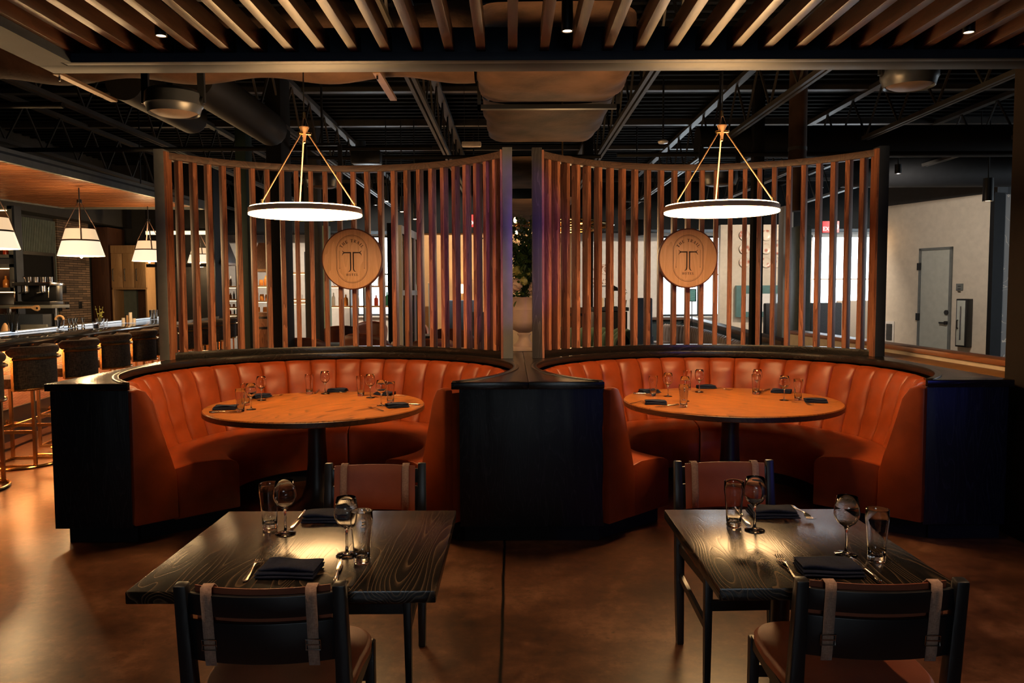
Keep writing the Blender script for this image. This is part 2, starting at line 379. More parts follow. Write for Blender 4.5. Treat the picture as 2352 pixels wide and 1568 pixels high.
# ============================================================ SETTING
CEIL = 4.35
struct('floor', MB().box(-9.2, -6.4, -.1, 13.2, 22.4, 0), 'floor')
struct('ceiling', MB().box(-9.2, -6.4, CEIL, 13.2, 22.4, CEIL+.15), 'black_deck')
def wall_y(name, y, thick, x0, x1, holes, mat, top=CEIL):
    mb = MB(); xs = x0
    for (a, b, z0, z1) in holes:
        if a > xs: mb.box(xs, y, 0, a, y+thick, top)
        if z0 > 0: mb.box(a, y, 0, b, y+thick, z0)
        mb.box(a, y, z1, b, y+thick, top); xs = b
    mb.box(xs, y, 0, x1, y+thick, top)
    return struct(name, mb, mat, merge=False)
BY = 21.6
holes_b = [(-4.25, -3.25, .9, 3.1), (4.05, 6.15, .85, 3.05), (8.15, 10.05, .55, 3.05)]
wall_y('wall_back', BY, .3, -9.0, 13.0, holes_b, 'wall_white')
holes_f = [(-1.2, 1.2, 1.85, 3.1)]
wall_y('wall_front', -6.3, .3, -9.0, 13.0, holes_f, 'wall_dark')
struct('wall_left', MB().box(-8.9, -6.0, 0, -8.6, BY, CEIL), 'wall_dark')
holes_r = [(10.6, 13.2, .5, 3.1), (15.2, 18.0, .3, 3.1), (18.4, 21.0, .3, 3.1)]
mb = MB(); ys = -6.0
for (a, b, z0, z1) in holes_r: mb.box(12.7, ys, 0, 13.0, a, CEIL).box(12.7, a, 0, 13.0, b, z0).box(12.7, a, z1, 13.0, b, CEIL); ys = b
struct('wall_right', mb.box(12.7, ys, 0, 13.0, BY, CEIL), 'wall_cream', merge=False)
for i, (a, b, z0, z1) in enumerate(holes_r):
    f = struct('window_%d' % (10+i), MB().box(12.8, a, z0, 12.88, a+.06, z1).box(12.8, b-.06, z0, 12.88, b, z1).box(12.8, a, z0, 12.88, b, z0+.06).box(12.8, a, z1-.06, 12.88, b, z1).box(12.8, (a+b)/2-.02, z0, 12.88, (a+b)/2+.02, z1), 'black', merge=False)
    struct('window_glass', MB().box(12.835, a+.06, z0+.06, 12.845, b-.06, z1-.06), 'pane', f)
wi = 0
for (y, holes, t_) in ((BY+.12, holes_b, 1), (-6.18, holes_f, -1)):
    for (a, b, z0, z1) in holes:
        wi += 1
        mb = MB(); w = .06
        mb.box(a, y-.04, z0, a+w, y+.04, z1).box(b-w, y-.04, z0, b, y+.04, z1).box(a, y-.04, z0, b, y+.04, z0+w).box(a, y-.04, z1-w, b, y+.04, z1)
        zm = z0+(z1-z0)*.52
        mb.box(a, y-.025, zm-.02, b, y+.025, zm+.02)
        if b-a > 1.2: mb.box((a+b)/2-.02, y-.025, z0, (a+b)/2+.02, y+.025, z1)
        f = struct('window_%d' % wi, mb, 'black' if wi != 3 else 'wall_white', merge=False)
        struct('window_glass', MB().box(a+w, y-.004, z0+w, b-w, y+.004, z1-w), 'pane', f)
        struct('window_sill', MB().box(a-.05, y-.18*t_-.04, z0-.03, b+.05, y-.1*t_+.04, z0+.01), 'wall_white', f)
# far soffit that drops from the deck
struct('trim_1', MB().box(-8.6, 20.4, 3.12, 12.7, 21.55, CEIL-.002), 'black_deck')
struct('baseboard_back', MB().box(-8.6, BY-.03, 0, 12.7, BY, .12), 'wall_white')
# tan panelled wall left of the middle and behind the plates
a = at_y(968, 560, 17.5); b = at_y(1098, 560, 17.5)
struct('wall_tan', MB().box(a.x, 17.5, 0, at_y(1312, 560, 17.5).x, 17.65, 2.84), 'wall_tan')
struct('trim_7', MB().box(a.x-.3, 17.4, 2.84, at_y(1312, 560, 17.5).x+.1, 17.8, CEIL-.002), 'black_deck')
a = at_y(1655, 560, 19.0); b = at_y(1797, 560, 19.0)
q0 = at_y(1702, 716, 19.0); q1 = at_y(1787, 674, 19.0)
struct('wall_plates', MB().box(a.x, 19.0, 0, q0.x, 19.2, 3.12).box(q1.x, 19.0, 0, b.x, 19.2, 3.12).box(q0.x, 19.0, 0, q1.x, 19.2, q0.z).box(q0.x, 19.0, q1.z, q1.x, 19.2, 3.12), 'wall_cream', merge=False)
# white side wall with a door, right of the booths
A0 = Vector((8.66, 14.35, 0)); TU = Vector((-.3714, .9285, 0)); RW = math.atan2(.9285, -.3714); NU = Vector((-.9285, -.3714, 0))
def wall_uz(px, py):
    d = ray(px, py); k = (A0-EYE).dot(NU)/d.dot(NU); P = EYE+d*k; return ((P-A0).dot(TU), P.z)
def onwall(o): o.location = A0; o.rotation_euler = (0, 0, RW); return o
onwall(struct('wall_side', MB().box(0, -.2, 0, 2.75, 0, 3.28), 'wall_cream'))
onwall(struct('trim_2', MB().box(-.06, -.25, 0, .02, .03, 3.3), 'black_matte'))
struct('wall_mural', MB().box(8.68, 14.4, 0, 12.6, 14.6, 3.26), 'mural')
onwall(struct('trim_3', MB().box(-.1, -.25, 3.28, 2.8, .02, CEIL), 'wall_dark'))
struct('trim_4', MB().box(8.6, 14.38, 3.26, 12.6, 14.65, CEIL), 'wall_dark')
# the door in it
u0, zt = wall_uz(2190, 566); u1, _z = wall_uz(2114, 568); u0, u1 = sorted((u0, u1))
dr = onwall(struct('door_1', MB().box(u0+.05, .0, .01, u1-.05, .02, zt-.05), 'door_grey'))
struct('door_frame', MB().box(u0, 0, 0, u0+.05, .035, zt).box(u1-.05, 0, 0, u1, .035, zt).box(u0, 0, zt-.05, u1, .035, zt), 'steel_l', dr)
zh = wall_uz(2172, 741)[1]; uh = wall_uz(2176, 741)[0]
struct('door_handle', MB().cyl((uh, .02, zh), (uh, .07, zh), .035).bar((uh, .07, zh), (uh+.13, .07, zh), .02, .03), 'black', dr)
struct('deadbolt', MB().cyl((uh, .02, zh+.2), (uh, .05, zh+.2), .045), 'black', dr)
for zz in (wall_uz(2115, 612)[1], wall_uz(2113, 727)[1], .3):
    struct('hinge', MB().box(u1-.05, .02, zz-.07, u1+.03, .05, zz+.07), 'black', dr)
# extinguisher cabinet, vent, notice
u0, z1 = wall_uz(2236, 686); u1, z0 = wall_uz(2207, 795); u0, u1 = sorted((u0, u1))
ex = thing('extinguisher_cabinet', 'black framed fire extinguisher cabinet on the white wall right of the grey door', 'cabinet', A0, RW)
MB().box(u0, .005, z0, u1, .16, z1).build('case', 'black', ex, bevel=.01)
MB().box(u0+.03, .16, z0+.03, u1-.03, .175, z1-.03).build('door', 'door_grey', ex, bevel=.004)
MB().box(u0+.10, .176, z0+.13, u1-.10, .182, z1-.14).build('window', 'chrome', ex)
MB().tube([(u1-.06, .178, (z0+z1)/2-.1), (u1-.06, .21, (z0+z1)/2-.1), (u1-.06, .21, (z0+z1)/2+.05), (u1-.06, .178, (z0+z1)/2+.05)], .012).build('handle', 'black', ex)
u0, z1 = wall_uz(2055, 738); u1, z0 = wall_uz(2033, 785); u0, u1 = sorted((u0, u1))
ve = thing('air_vent', 'small louvred return air grille low on the white wall left of the grey door', 'vent', A0, RW)
MB().box(u0, .003, z0, u1, .02, z1).build('frame', 'wall_white', ve)
mb = MB()
for i in range(13):
    z = z0+.06+(z1-z0-.12)*i/12; mb.bar((u0+.04, .028, z), (u1-.04, .028, z), .012, .012)
mb.build('louvres', 'black', ve)
u0, z1 = wall_uz(2213, 651); u1, z0 = wall_uz(2197, 667); u0, u1 = sorted((u0, u1))
nt = thing('door_sign', 'small grey plaque on the white wall beside the grey door', 'sign', A0, RW)
MB().box(u0, .003, z0, u1, .02, z1).build('plate', 'steel_l', nt, bevel=.004)
mb = MB()
for i in range(3): mb.bar((u0+.04, .021, z1-.05-i*.05), (u1-.04, .021, z1-.05-i*.05), .004, .014)
mb.build('raised_lines', 'black', nt)
# near black column on the right edge
tag(MB().box(3.13, 4.15, 0, 3.6, 5.0, CEIL-.02).build('column', 'column_brown'), 'wide dark brown column at the right edge beside the right booth', 'column')

# ------------------------------------------------------------ ceiling: joists, pipes, ducts
jx = [-6.9, -4.85, -2.86, -.97, 1.35, 2.95, 4.85, 6.9]
for i, x in enumerate(jx):
    jn = thing('roof_joist', 'long open-web steel roof joist, %s from the left' % ordn(i), 'joist', (x, 5.0, 3.6), 0, 'roof joists running to the back')
    L = 16.3
    MB().box(-.05, 0, 0, -.012, L, .05).box(.012, 0, 0, .05, L, .05).build('bottom_chord', 'joist', jn)
    MB().box(-.05, 0, .62, .05, L, .68).build('top_chord', 'joist', jn)
    mb = MB(); k = 0; y = .1
    while y < L-.6: mb.bar((0, y, .04 if k % 2 else .63), (0, y+.45, .63 if k % 2 else .04), .022, .022); y += .45; k += 1
    mb.build('web', 'joist', jn)
for k, y in enumerate([6.4, 8.6, 10.8, 13.0, 15.2, 17.4, 19.6]):
    tag(MB().box(-8.5, y, 4.24, 12.6, y+.12, 4.34).build('deck_beam', 'joist'), 'dark cross beam under the roof deck, %s from the booths' % ordn(k), 'beam', 'deck beams across the ceiling')
mb = MB()
for i in range(70): mb.box(-8.5, 5.2+i*.23, CEIL-.05, 12.6, 5.2+i*.23+.07, CEIL-.004)
struct('trim_5', mb, 'black_deck', merge=False)
def pipe(name, label, cat, p, q, r, mat='black_duct', n=20):
    return tag(MB().cyl(p, q, r, n=n).build(name, mat), label, cat)
pipe('conduit', 'thin black conduit high across the left ceiling above the bar', 'pipe', (-8.4, 7.9, 3.40), (-4.4, 7.9, 3.40), .03)
pipe('conduit', 'second thin conduit across the left ceiling, further back', 'pipe', (-8.4, 10.2, 3.38), (-1.0, 10.2, 3.38), .028)
pipe('conduit', 'thin conduit crossing behind the left lattice top', 'pipe', (-3.2, 11.6, 3.5), (1.3, 11.6, 3.5), .028)
pipe('conduit', 'thin conduit crossing behind the right lattice top', 'pipe', (1.4, 10.6, 3.35), (8.6, 10.6, 3.35), .03)
pipe('duct', 'large dark round duct crossing the ceiling at far right', 'duct', (2.6, 11.2, 3.62), (12.0, 11.2, 3.62), .22)
pipe('duct', 'large dark round duct crossing low in front of the mural wall', 'duct', (5.6, 13.6, 3.55), (12.0, 13.6, 3.55), .26)
for (lab, px, py, Y, y0, r) in (('nearer of two dark round ducts beside the left drum speaker', 440, 270, 8.6, 7.12, .17), ('fat dark round duct right of the left drum speaker', 622, 297, 9.4, 7.12, .19)):
    p = at_y(px, py, Y)
    d_ = thing('round_duct', lab, 'duct', (p.x, 0, p.z))
    MB().cyl((0, y0, 0), (0, Y, 0), r).build('barrel', 'black_duct', d_); MB().sphere((0, Y, 0), r*1.0, 16, (1, .6, 1)).build('end_cap', 'black_duct', d_)
p = at_y(1833, 270, 9.6)
vd = thing('vertical_duct', 'round brown vertical duct rising behind the right lattice', 'duct', (p.x, 9.6, 2.5))
MB().cyl((0, 0, 0), (0, 0, CEIL-2.52), .105).build('pipe', 'insul', vd); MB().cyl((0, 0, .72), (0, 0, .76), .11).build('seam_band', 'joist', vd)
# fabric wrapped supply duct above the gap between the booths, its strap, and the cross duct
du = thing('wrapped_duct', 'wide brown cloth wrapped air duct hanging over the gap between booths', 'duct', (.35, 6.4, 3.3))
def duct_fn(w0, w1, L, sag):
    def f(u, v):
        a = 2*PI*u; ca, sa = math.cos(a), math.sin(a)
        k = 1/max(abs(ca)**.9+abs(sa)**.9, .01)**(1/.9)*1.35; w = w0+(w1-w0)*v
        wr = .014*math.sin(v*17+3*math.sin(a*2))+.01*math.sin(a*7+v*9)
        ex_ = (1 if ca > 0 else -1)*abs(ca)**.35; ey_ = (1 if sa > 0 else -1)*abs(sa)**.35
        return (w*ex_*(1+wr), v*L, .27+.27*ey_*(1+wr)-sag*math.sin(PI*v)*(1 if sa < 0 else 0))
    return f
MB().grid(duct_fn(.64, .64, 1.05, .05), 48, 16, True).build('near_section', 'insul', du, angle=60)
ms = MB(); ms.M = Matrix.Translation((0, 1.12, 0)); ms.grid(duct_fn(.63, .62, 1.9, .04), 48, 30, True).build('far_section', 'insul', du, angle=60)
ms = MB(); ms.M = Matrix.Translation((0, 3.9, -.55)); ms.grid(duct_fn(.55, .5, 3.2, .02), 40, 20, True).build('dropped_section', 'insul', du, angle=60)
MB().box(-.66, 1.04, -.06, .66, 1.1, -.02).box(-.66, 1.04, -.06, -.63, 1.1, .55).box(.63, 1.04, -.06, .66, 1.1, .55).build('strap', 'black', du)
cdn = thing('cross_duct', 'brown wrapped duct crossing from the left above the pergola beam', 'duct', (-.3, 6.75, 3.3))
mb = MB()
mb.grid(lambda u, v: (-v*4.1, .30*math.cos(2*PI*u)*(1+.04*math.sin(v*31)), .33+(.30+.03*math.sin(v*23+1))*math.sin(2*PI*u)), 28, 50, True).build('wrapped_tube', 'insul', cdn, angle=60)
for x in (-.75, -3.25):
    b_ = MB().box(x-.03, -.45, -.04, x+.03, .45, -.015).build('strut_channel', 'bronze', cdn)
    MB().cyl((x, -.41, -.08), (x, -.41, .9), .008, n=8).build('threaded_rod', 'chrome', b_)
# drum speakers
def drum(label, px, py, Y, r, h, rz=0.0):
    p = at_y(px, py, Y); s = thing('pendant_speaker', label, 'speaker', (p.x, Y, p.z), rz, 'round ceiling speakers')
    MB().lathe([(.001, h), (r*.86, h), (r*.97, h*.85), (r*1.0, h*.35), (r*.95, .05), (r*.88, .0), (r*.84, .01), (r*.82, .02)], 48).build('shell', 'speaker_b', s)
    MB().lathe([(r*.83, .018), (r*.6, -.006), (.001, -.014)], 48).build('grille', 'grille', s)
    for k in (-1, 1):
        MB().bar((k*r*1.02, 0, h*.45), (k*r*1.0, 0, h*2.3), .03, .05, (1, 0, 0)).cyl((k*r*.97, 0, h*.55), (k*r*1.08, 0, h*.55), .03).build('bracket_arm', 'black', s)
    MB().bar((-r, 0, h*2.3), (r, 0, h*2.3), .05, .03).cyl((0, 0, h*2.3), (0, 0, CEIL-p.z-.01), .014, n=10).build('hanger', 'black', s)
    return s
drum('large black drum speaker hanging left behind the pergola beam', 400, 262, 5.95, .205, .17)
drum('large dark drum speaker peeking under the pergola beam at the right', 2088, 200, 6.2, .21, .2)
drum('dark drum speaker seen behind the left ring lamp', 742, 430, 9.6, .21, .22)
drum('dark drum speaker seen behind the right ring lamp', 1652, 425, 9.6, .22, .2)
drum('small black drum speaker at the back, between the chandelier and right sign', 1462, 540, 13.5, .22, .25)
# emergency light, track spots and little things on the ceiling
p = at_y(1083, 332, 9.2)
el = thing('strip_light', 'small white box light hanging left of the wrapped duct', 'light fitting', tuple(p))
MB().box(-.11, -.04, -.025, .11, .04, .03).build('housing', 'ceramic', el, bevel=.01)
for k in (-.08, .08): MB().cyl((k, 0, .03), (k, 0, CEIL-p.z), .003, n=6).build('wire', 'black', el)
p = at_y(1523, 327, 10.5)
el = thing('ceiling_sensor', 'small white disc fitting on the dark ceiling above the right lattice', 'light fitting', tuple(p))
MB().lathe([(.001, -.02), (.06, -.012), (.07, .01), (.05, .03), (.001, .03)], 24).build('disc', 'ceramic', el); MB().cyl((0, 0, .03), (0, 0, CEIL-p.z), .012, n=8).build('stem', 'black', el)
p = at_y(2253, 343, 12.5)
el = thing('wireless_unit', 'flat ceiling box with a green indicator light at far right', 'access point', tuple(p))
MB().box(-.16, -.1, 0, .16, .1, .035).build('box', 'steel_l', el, bevel=.01); MB().sphere((0, -.06, -.005), .018).build('indicator', 'greenled', el)
MB().cyl((0, 0, .03), (0, 0, CEIL-p.z), .008, n=8).build('stem', 'black', el)
p = at_y(842, 368, 11.0)
el = thing('ceiling_box', 'black junction box with a short pipe above the left lattice', 'junction box', tuple(p))
MB().box(-.2, -.1, -.05, .2, .1, .12).build('box', 'black', el, bevel=.01); MB().cyl((-.08, 0, .12), (-.08, 0, .26), .07).build('pipe_stub', 'steel', el)
p = at_y(2269, 462, 12.6)
el = thing('spot_can', 'glowing amber spotlight can high in front of the mural wall', 'spotlight', tuple(p))
MB().lathe([(.001, .36), (.075, .36), (.08, 0), (.068, 0), (.066, .05)], 24).build('can', 'black', el); MB().lathe([(.066, .01), (.001, .005)], 24).build('lens', 'can', el)
MB().cyl((0, 0, .36), (0, 0, CEIL-p.z), .012, n=8).build('stem', 'black', el)
light('spot_can_light', 'SPOT', (p.x, p.y, p.z-.05), 60, WARM, rot=(0, 0, 0), spot=100, radius=.06)
for i, (px, py) in enumerate([(888, 462), (923, 486), (953, 503)]):
    p = at_y(px, py, 13.0); el = thing('track_spot', 'thin pendant spotlight seen through the left lattice, %s of three' % ['nearest', 'middle', 'lowest'][i], 'spotlight', tuple(p), 0, 'thin hanging spots')
    MB().cyl((0, 0, 0), (0, 0, .25), .03).build('can', 'black', el); MB().cyl((0, 0, -.004), (0, 0, .002), .026).build('lens', 'can', el); MB().cyl((0, 0, .25), (0, 0, CEIL-p.z), .008, n=8).build('stem', 'black', el)

# ------------------------------------------------------------ pergola
pg = thing('pergola', 'dark steel framed pergola of long stained wooden slats over the square tables', 'pergola', (0, 0, 2.82))
MB().box(-2.64, 4.50, 0, 3.04, 4.66, .20).box(-2.47, 4.44, 0, 2.88, 4.50, .05).build('front_beam', 'steel', pg, bevel=.003, merge=False)
MB().box(-2.64, -1.5, 0, -2.48, 4.50, .20).box(-2.48, -1.5, 0, -2.42, 4.44, .05).build('side_beam', 'steel', pg, merge=False)
MB().box(2.88, -1.5, 0, 3.04, 4.50, .20).box(2.82, -1.5, 0, 2.88, 4.44, .05).build('side_beam', 'steel', pg, merge=False)
sm = MB().box(-.025, -1.5, 0, .025, 4.5, .10).mesh('slat', 'pergola', bevel=.002)
for i in range(-14, 17):
    o = bpy.data.objects.new('slat', sm); COL.objects.link(o); o.parent = pg; o.location = (.011+i*.1737, 0, .052)
MB().box(-2.64, 1.0, .152, 3.04, 1.06, .20).box(-2.64, 3.2, .152, 3.04, 3.26, .20).build('cross_batten', 'black', pg, merge=False)
for x in (-2.55, 2.95):
    for y in (-1.0, 4.55): MB().cyl((x, y, .2), (x, y, CEIL-2.83), .012, n=8).build('hanger_rod', 'black', pg)
dl = [at_z(px, py, 2.86) for px, py in [(370, 83), (1303, 72), (2225, 75)]]; dl += [Vector((q.x, 2.05, 2.86)) for q in dl]
for i, p in enumerate(dl):
    el = thing('downlight', 'small black downlight between the pergola slats, %s one' % ['left', 'middle', 'right', 'out of frame left', 'out of frame middle', 'out of frame right'][i], 'downlight', (p.x, p.y, p.z), 0, 'pergola downlights')
    MB().lathe([(.001, .19), (.028, .19), (.030, .0), (.024, .0), (.023, .03)], 24).build('can', 'black', el); MB().lathe([(.024, .004), (.001, .002)], 24).build('lens', 'can', el)
    MB().cyl((0, 0, .19), (0, 0, CEIL-p.z-.01), .008, n=8).build('stem', 'black', el)
    light('downlight_beam', 'SPOT', (p.x, p.y, p.z-.02), 10 if i < 3 else 80, (1, .60, .33), rot=(0, 0, 0), spot=75 if i < 3 else 100, blend=.8, radius=.03)

# ============================================================ BOOTHS
BR = 1.39; FY = 4.8
def booth(label, cx, cyy, xo, side, seam_x):
    """xo = outer edge x, side = -1 for the left booth, +1 for the right booth; origin at the circle's centre"""
    b = thing('curved_booth', label, 'booth', (cx, cyy, 0), 0, 'circular dining booths')
    y0 = FY-cyy; yb = 7.62-cyy; xi = seam_x-cx; xq = xo-cx
    a0 = math.atan2(y0, math.sqrt(BR*BR-y0*y0)); a1 = PI-a0          # hole from a0 round the back to a1
    N = 72; arc = [(BR*math.cos(a0+(a1-a0)*i/N), BR*math.sin(a0+(a1-a0)*i/N)) for i in range(N+1)]
    R_, L_ = (xi, xq) if side < 0 else (xq, xi)
    R_ -= .001; L_ += .001
    # quads between the arc and the outer rectangle
    def outer(a):
        c, s = math.cos(a), math.sin(a); ks = []
        if c > 1e-6: ks.append(R_/c)
        if c < -1e-6: ks.append(L_/c)
        if s > 1e-6: ks.append(yb/s)
        k = min(ks); return (c*k, s*k)
    angs = sorted(set([a0+(a1-a0)*i/N for i in range(N+1)]+[math.atan2(yb, R_), math.atan2(yb, L_)]))
    mb = MB(); zc0, zc1 = .955, 1.0
    P = []
    for a in angs:
        ip = (BR*math.cos(a), BR*math.sin(a)); op = outer(a)
        if a < 0 and op[1] < y0: op = (R_, y0)
        if a > PI and op[1] < y0: op = (L_, y0)
        P.append((ip, op))
    P[0] = ((P[0][0][0], y0), (R_, y0)); P[-1] = ((P[-1][0][0], y0), (L_, y0))
    vs = []; fs = []
    for (ip, op) in P: vs += [(*ip, zc0), (*ip, zc1), (*op, zc1), (*op, zc0)]
    for i in range(len(P)-1):
        for k in range(4): l = (k+1) % 4; fs.append((i*4+k, (i+1)*4+k, (i+1)*4+l, i*4+l))
    n = len(P)-1; fs += [(0, 1, 2, 3), (n*4+3, n*4+2, n*4+1, n*4)]
    mb.add(vs, fs).build('cap', 'cap', b, bevel=.004)
    # raised lip round the hole
    lip = [(BR-.02, .958), (BR-.02, 1.006), (BR+.02, 1.006), (BR+.02, .958)]
    MB().lathe(lip, 84, a0=a0+.02, a1=a1-.02, close=True).build('cap_lip', 'cap', b, bevel=.003)
    # dark panels: outer side, back and short front
    ex0, ex1 = (xq+.03, xq+.05) if side < 0 else (xq-.05, xq-.03)
    MB().box(min(ex0, ex1), y0+.03, .1, max(ex0, ex1), yb-.03, .955).build('side_panel', 'ash', b)
    MB().box(L_+.03, yb-.05, .1, R_-.03, yb-.03, .955).build('back_panel', 'ash', b)
    fx = math.sqrt(BR*BR-y0*y0)
    if side < 0: fa, fb = xq+.03, -fx
    else: fa, fb = fx, xq-.03
    MB().box(fa, y0+.01, .1, fb, y0+.04, .955).build('front_panel', 'ash', b, bevel=.002)
    MB().box(fa+.06, y0+.06, 0, fb-.06+(.06 if side < 0 else .06), y0+.1, .1).build('toe_kick', 'black_matte', b)
    # channelled backrest
    A0, A1 = -PI/4, PI*5/4; NC = 28
    prof = [(1.12, .30), (1.155, .44), (1.175, .50), (1.20, .60), (1.235, .75), (1.265, .86), (1.30, .925), (1.345, .945), (1.385, .93), (1.385, .5), (1.385, .12), (1.13, .12)]
    def fn(u, v):
        a = A0+(A1-A0)*u; q = v*(len(prof)-1); i = min(int(q), len(prof)-2); f = q-i
        r = prof[i][0]*(1-f)+prof[i+1][0]*f; z = prof[i][1]*(1-f)+prof[i+1][1]*f
        ph = (u*NC) % 1; base = math.floor(u*NC+1e-9); ph = 0 if ph > 1-1e-9 else ph; pq = .5-.5*math.cos(PI*ph); a = A0+(A1-A0)*(base+pq)/NC
        s_ = abs(math.sin(PI*pq)); bul = .036*(s_**.36); inner = q < 7.5
        top = max(0, 1-abs(q-6.4)/1.6)
        if inner and q > .5: r -= bul*(1-.2*top); z += .014*top*(s_**.5)
        wr = .003*math.sin(a*31+z*19)+.0025*math.sin(z*37+a*13)
        return ((r+wr)*math.cos(a), (r+wr)*math.sin(a), z)
    MB().grid(fn, NC*12, 44).build('backrest', 'leather', b, angle=50)
    # end wings (flat leather faces closing the back and its base)
    for a in (A0, A1):
        sgn = 1 if a == A0 else -1
        w = [(1.388, .12), (1.388, .95), (1.35, .965), (1.30, .95), (1.255, .88), (1.225, .76), (1.18, .6), (1.15, .5), (1.125, .40), (1.12, .12)]
        mb = MB(); ca, sa = math.cos(a), math.sin(a); tx, ty = sa*sgn, -ca*sgn
        vs = [(r*ca+tx*d, r*sa+ty*d, z) for d in (-.02, .035) for (r, z) in w]; n = len(w)
        mb.add(vs, [tuple(range(n)), tuple(range(n, 2*n))[::-1]]+[(i, n+i, n+(i+1) % n, (i+1) % n) for i in range(n)])
        mb.build('end_wing', 'leather', b, bevel=.009)
    # two seat cushions meeting at the back, and the base drum
    sp = [(1.13, .10), (1.13, .43), (1.0, .452), (.85, .445), (.745, .432), (.705, .415), (.69, .385), (.688, .10)]
    for (s0, s1) in ((A0+.004, PI/2-.006), (PI/2+.006, A1-.004)):
        MB().lathe(sp, 64, a0=s0, a1=s1, close=True).build('seat', 'leather', b, bevel=.008, angle=40)
    MB().lathe([(1.38, 0), (1.38, .1), (.76, .1), (.76, 0)], 80, a0=A0+.06, a1=A1-.06, close=True).build('plinth', 'black_matte', b)
    return b
SEAM = .098
booth('curved orange leather booth with channelled back, left of the middle', -1.36, 5.78, -2.86, -1, SEAM)
booth('curved orange leather booth with channelled back, right of the middle', 1.55, 5.78, 3.07, 1, SEAM)
dv = thing('booth_divider', 'black wood cabinet front panel standing between the two booths', 'panel', (.1, FY, 0))
MB().box(-.425, .015, .1, .465, .045, .954).build('panel', 'ash', dv, bevel=.002)
MB().box(-.40, .06, 0, .44, .12, .1).build('toe_kick', 'black_matte', dv)

# ------------------------------------------------------------ lattice screens
def screen(label, cx, cyy, lrange):
    s = thing('slatted_screen', label, 'screen', (cx, cyy, 1.0), 0, 'curved slatted screens on the booth backs')
    r = 1.685; H = R(56.3); zt = 1.70
    def pt(a, rr=r): return (rr*math.sin(a), rr*math.cos(a))
    def arcbar(name, r0, r1, z0, z1, mat):
        MB().lathe([(r0, z0), (r1, z0), (r1, z1), (r0, z1)], 60, a0=PI/2-H, a1=PI/2+H, close=True).build(name, mat, s, bevel=.002)
    arcbar('top_rail', r-.045, r+.045, zt-.055, zt, 'rail'); arcbar('bottom_rail', r-.04, r+.04, .001, .055, 'cap')
    N = 25; sm = MB().box(-.020, -.037, .0, .020, .037, zt-.11).mesh('slat', 'slat', bevel=.003)
    for i in range(N):
        a = -H+2*H*(i+1)/(N+1); x, y = pt(a)
        o = bpy.data.objects.new('slat', sm); COL.objects.link(o); o.parent = s; o.location = (x, y, .055); o.rotation_euler = (0, 0, -a)
    for k, mat in ((-1, lrange[0]), (1, lrange[1])):
        x, y = pt(k*(H+.012))
        MB().box(-.04, -.06, .001, .04, .06, zt+.018).build('post', mat, s, bevel=.003, loc=(x, y, 0))
        MB().box(-k*.04-(.018 if k > 0 else 0), -.055, .002, -k*.04+(0 if k > 0 else .018), .055, zt).build('jamb', 'slat', s, loc=(x, y, 0))
    return s
screen('curved timber slat screen behind the left booth', -1.445, 5.625, ('steel_l', 'steel_l'))
screen('curved timber slat screen behind the right booth', 1.622, 5.645, ('grey_wood', 'steel'))

# ------------------------------------------------------------ lettering
GL = {'T': [((0, 1), (.8, 1), .1), ((.4, 1), (.4, 0), .22), ((.03, 1.0), (.03, .8), .07), ((.77, 1), (.77, .8), .07), ((.2, .03), (.6, .03), .08)],
      'H': [((.15, 1), (.15, 0), .2), ((.7, 1), (.7, 0), .2), ((.15, .5), (.7, .5), .08), ((0, .97), (.32, .97), .07), ((0, .03), (.32, .03), .07), ((.54, .97), (.86, .97), .07), ((.54, .03), (.86, .03), .07)],
      'E': [((.17, 1), (.17, 0), .2), ((0, .97), (.68, .97), .09), ((0, .03), (.7, .03), .09), ((.17, .5), (.5, .5), .08), ((.66, 1), (.66, .76), .07), ((.69, 0), (.69, .26), .07), ((.5, .62), (.5, .38), .06)],
      'R': [((.17, 1), (.17, 0), .2), ((0, .97), (.5, .97), .08), ((.5, .97), (.66, .85), .14), ((.64, .88), (.64, .64), .18), ((.66, .66), (.46, .5), .12), ((.17, .5), (.5, .5), .08), ((.38, .5), (.66, .06), .18), ((0, .03), (.34, .03), .07), ((.6, .03), (.82, .03), .08)],
      'A': [((.4, 1), (.68, .03), .2), ((.4, .98), (.1, .03), .08), ((.2, .33), (.56, .33), .07), ((0, .03), (.26, .03), .07), ((.5, .03), (.86, .03), .07)],
      'I': [((.2, 1), (.2, 0), .22), ((.02, .97), (.38, .97), .07), ((.02, .03), (.38, .03), .07)],
      'L': [((.17, 1), (.17, 0), .2), ((0, .97), (.36, .97), .07), ((0, .03), (.68, .03), .09), ((.67, 0), (.67, .28), .07)],
      'O': [((.1, .65), (.1, .35), .2), ((.72, .65), (.72, .35), .2), ((.1, .68), (.26, .96), .14), ((.56, .96), (.72, .68), .14), ((.1, .32), (.26, .04), .14), ((.56, .04), (.72, .32), .14), ((.24, .97), (.58, .97), .08), ((.24, .03), (.58, .03), .08)],
      'X': [((.05, 1), (.75, 0), .2), ((.75, 1), (.05, 0), .12)]}
GW = {'I': .4, ' ': .45, 'T': .8, 'H': .86, 'E': .72, 'R': .82, 'A': .86, 'L': .7, 'O': .82, 'X': .8}
def glyph(mb, ch, h, th):
    """strokes in the local xz plane, extruded th towards -y"""
    for (a, b, w) in GL.get(ch, []): stroke(mb, a, b, w, h, th)
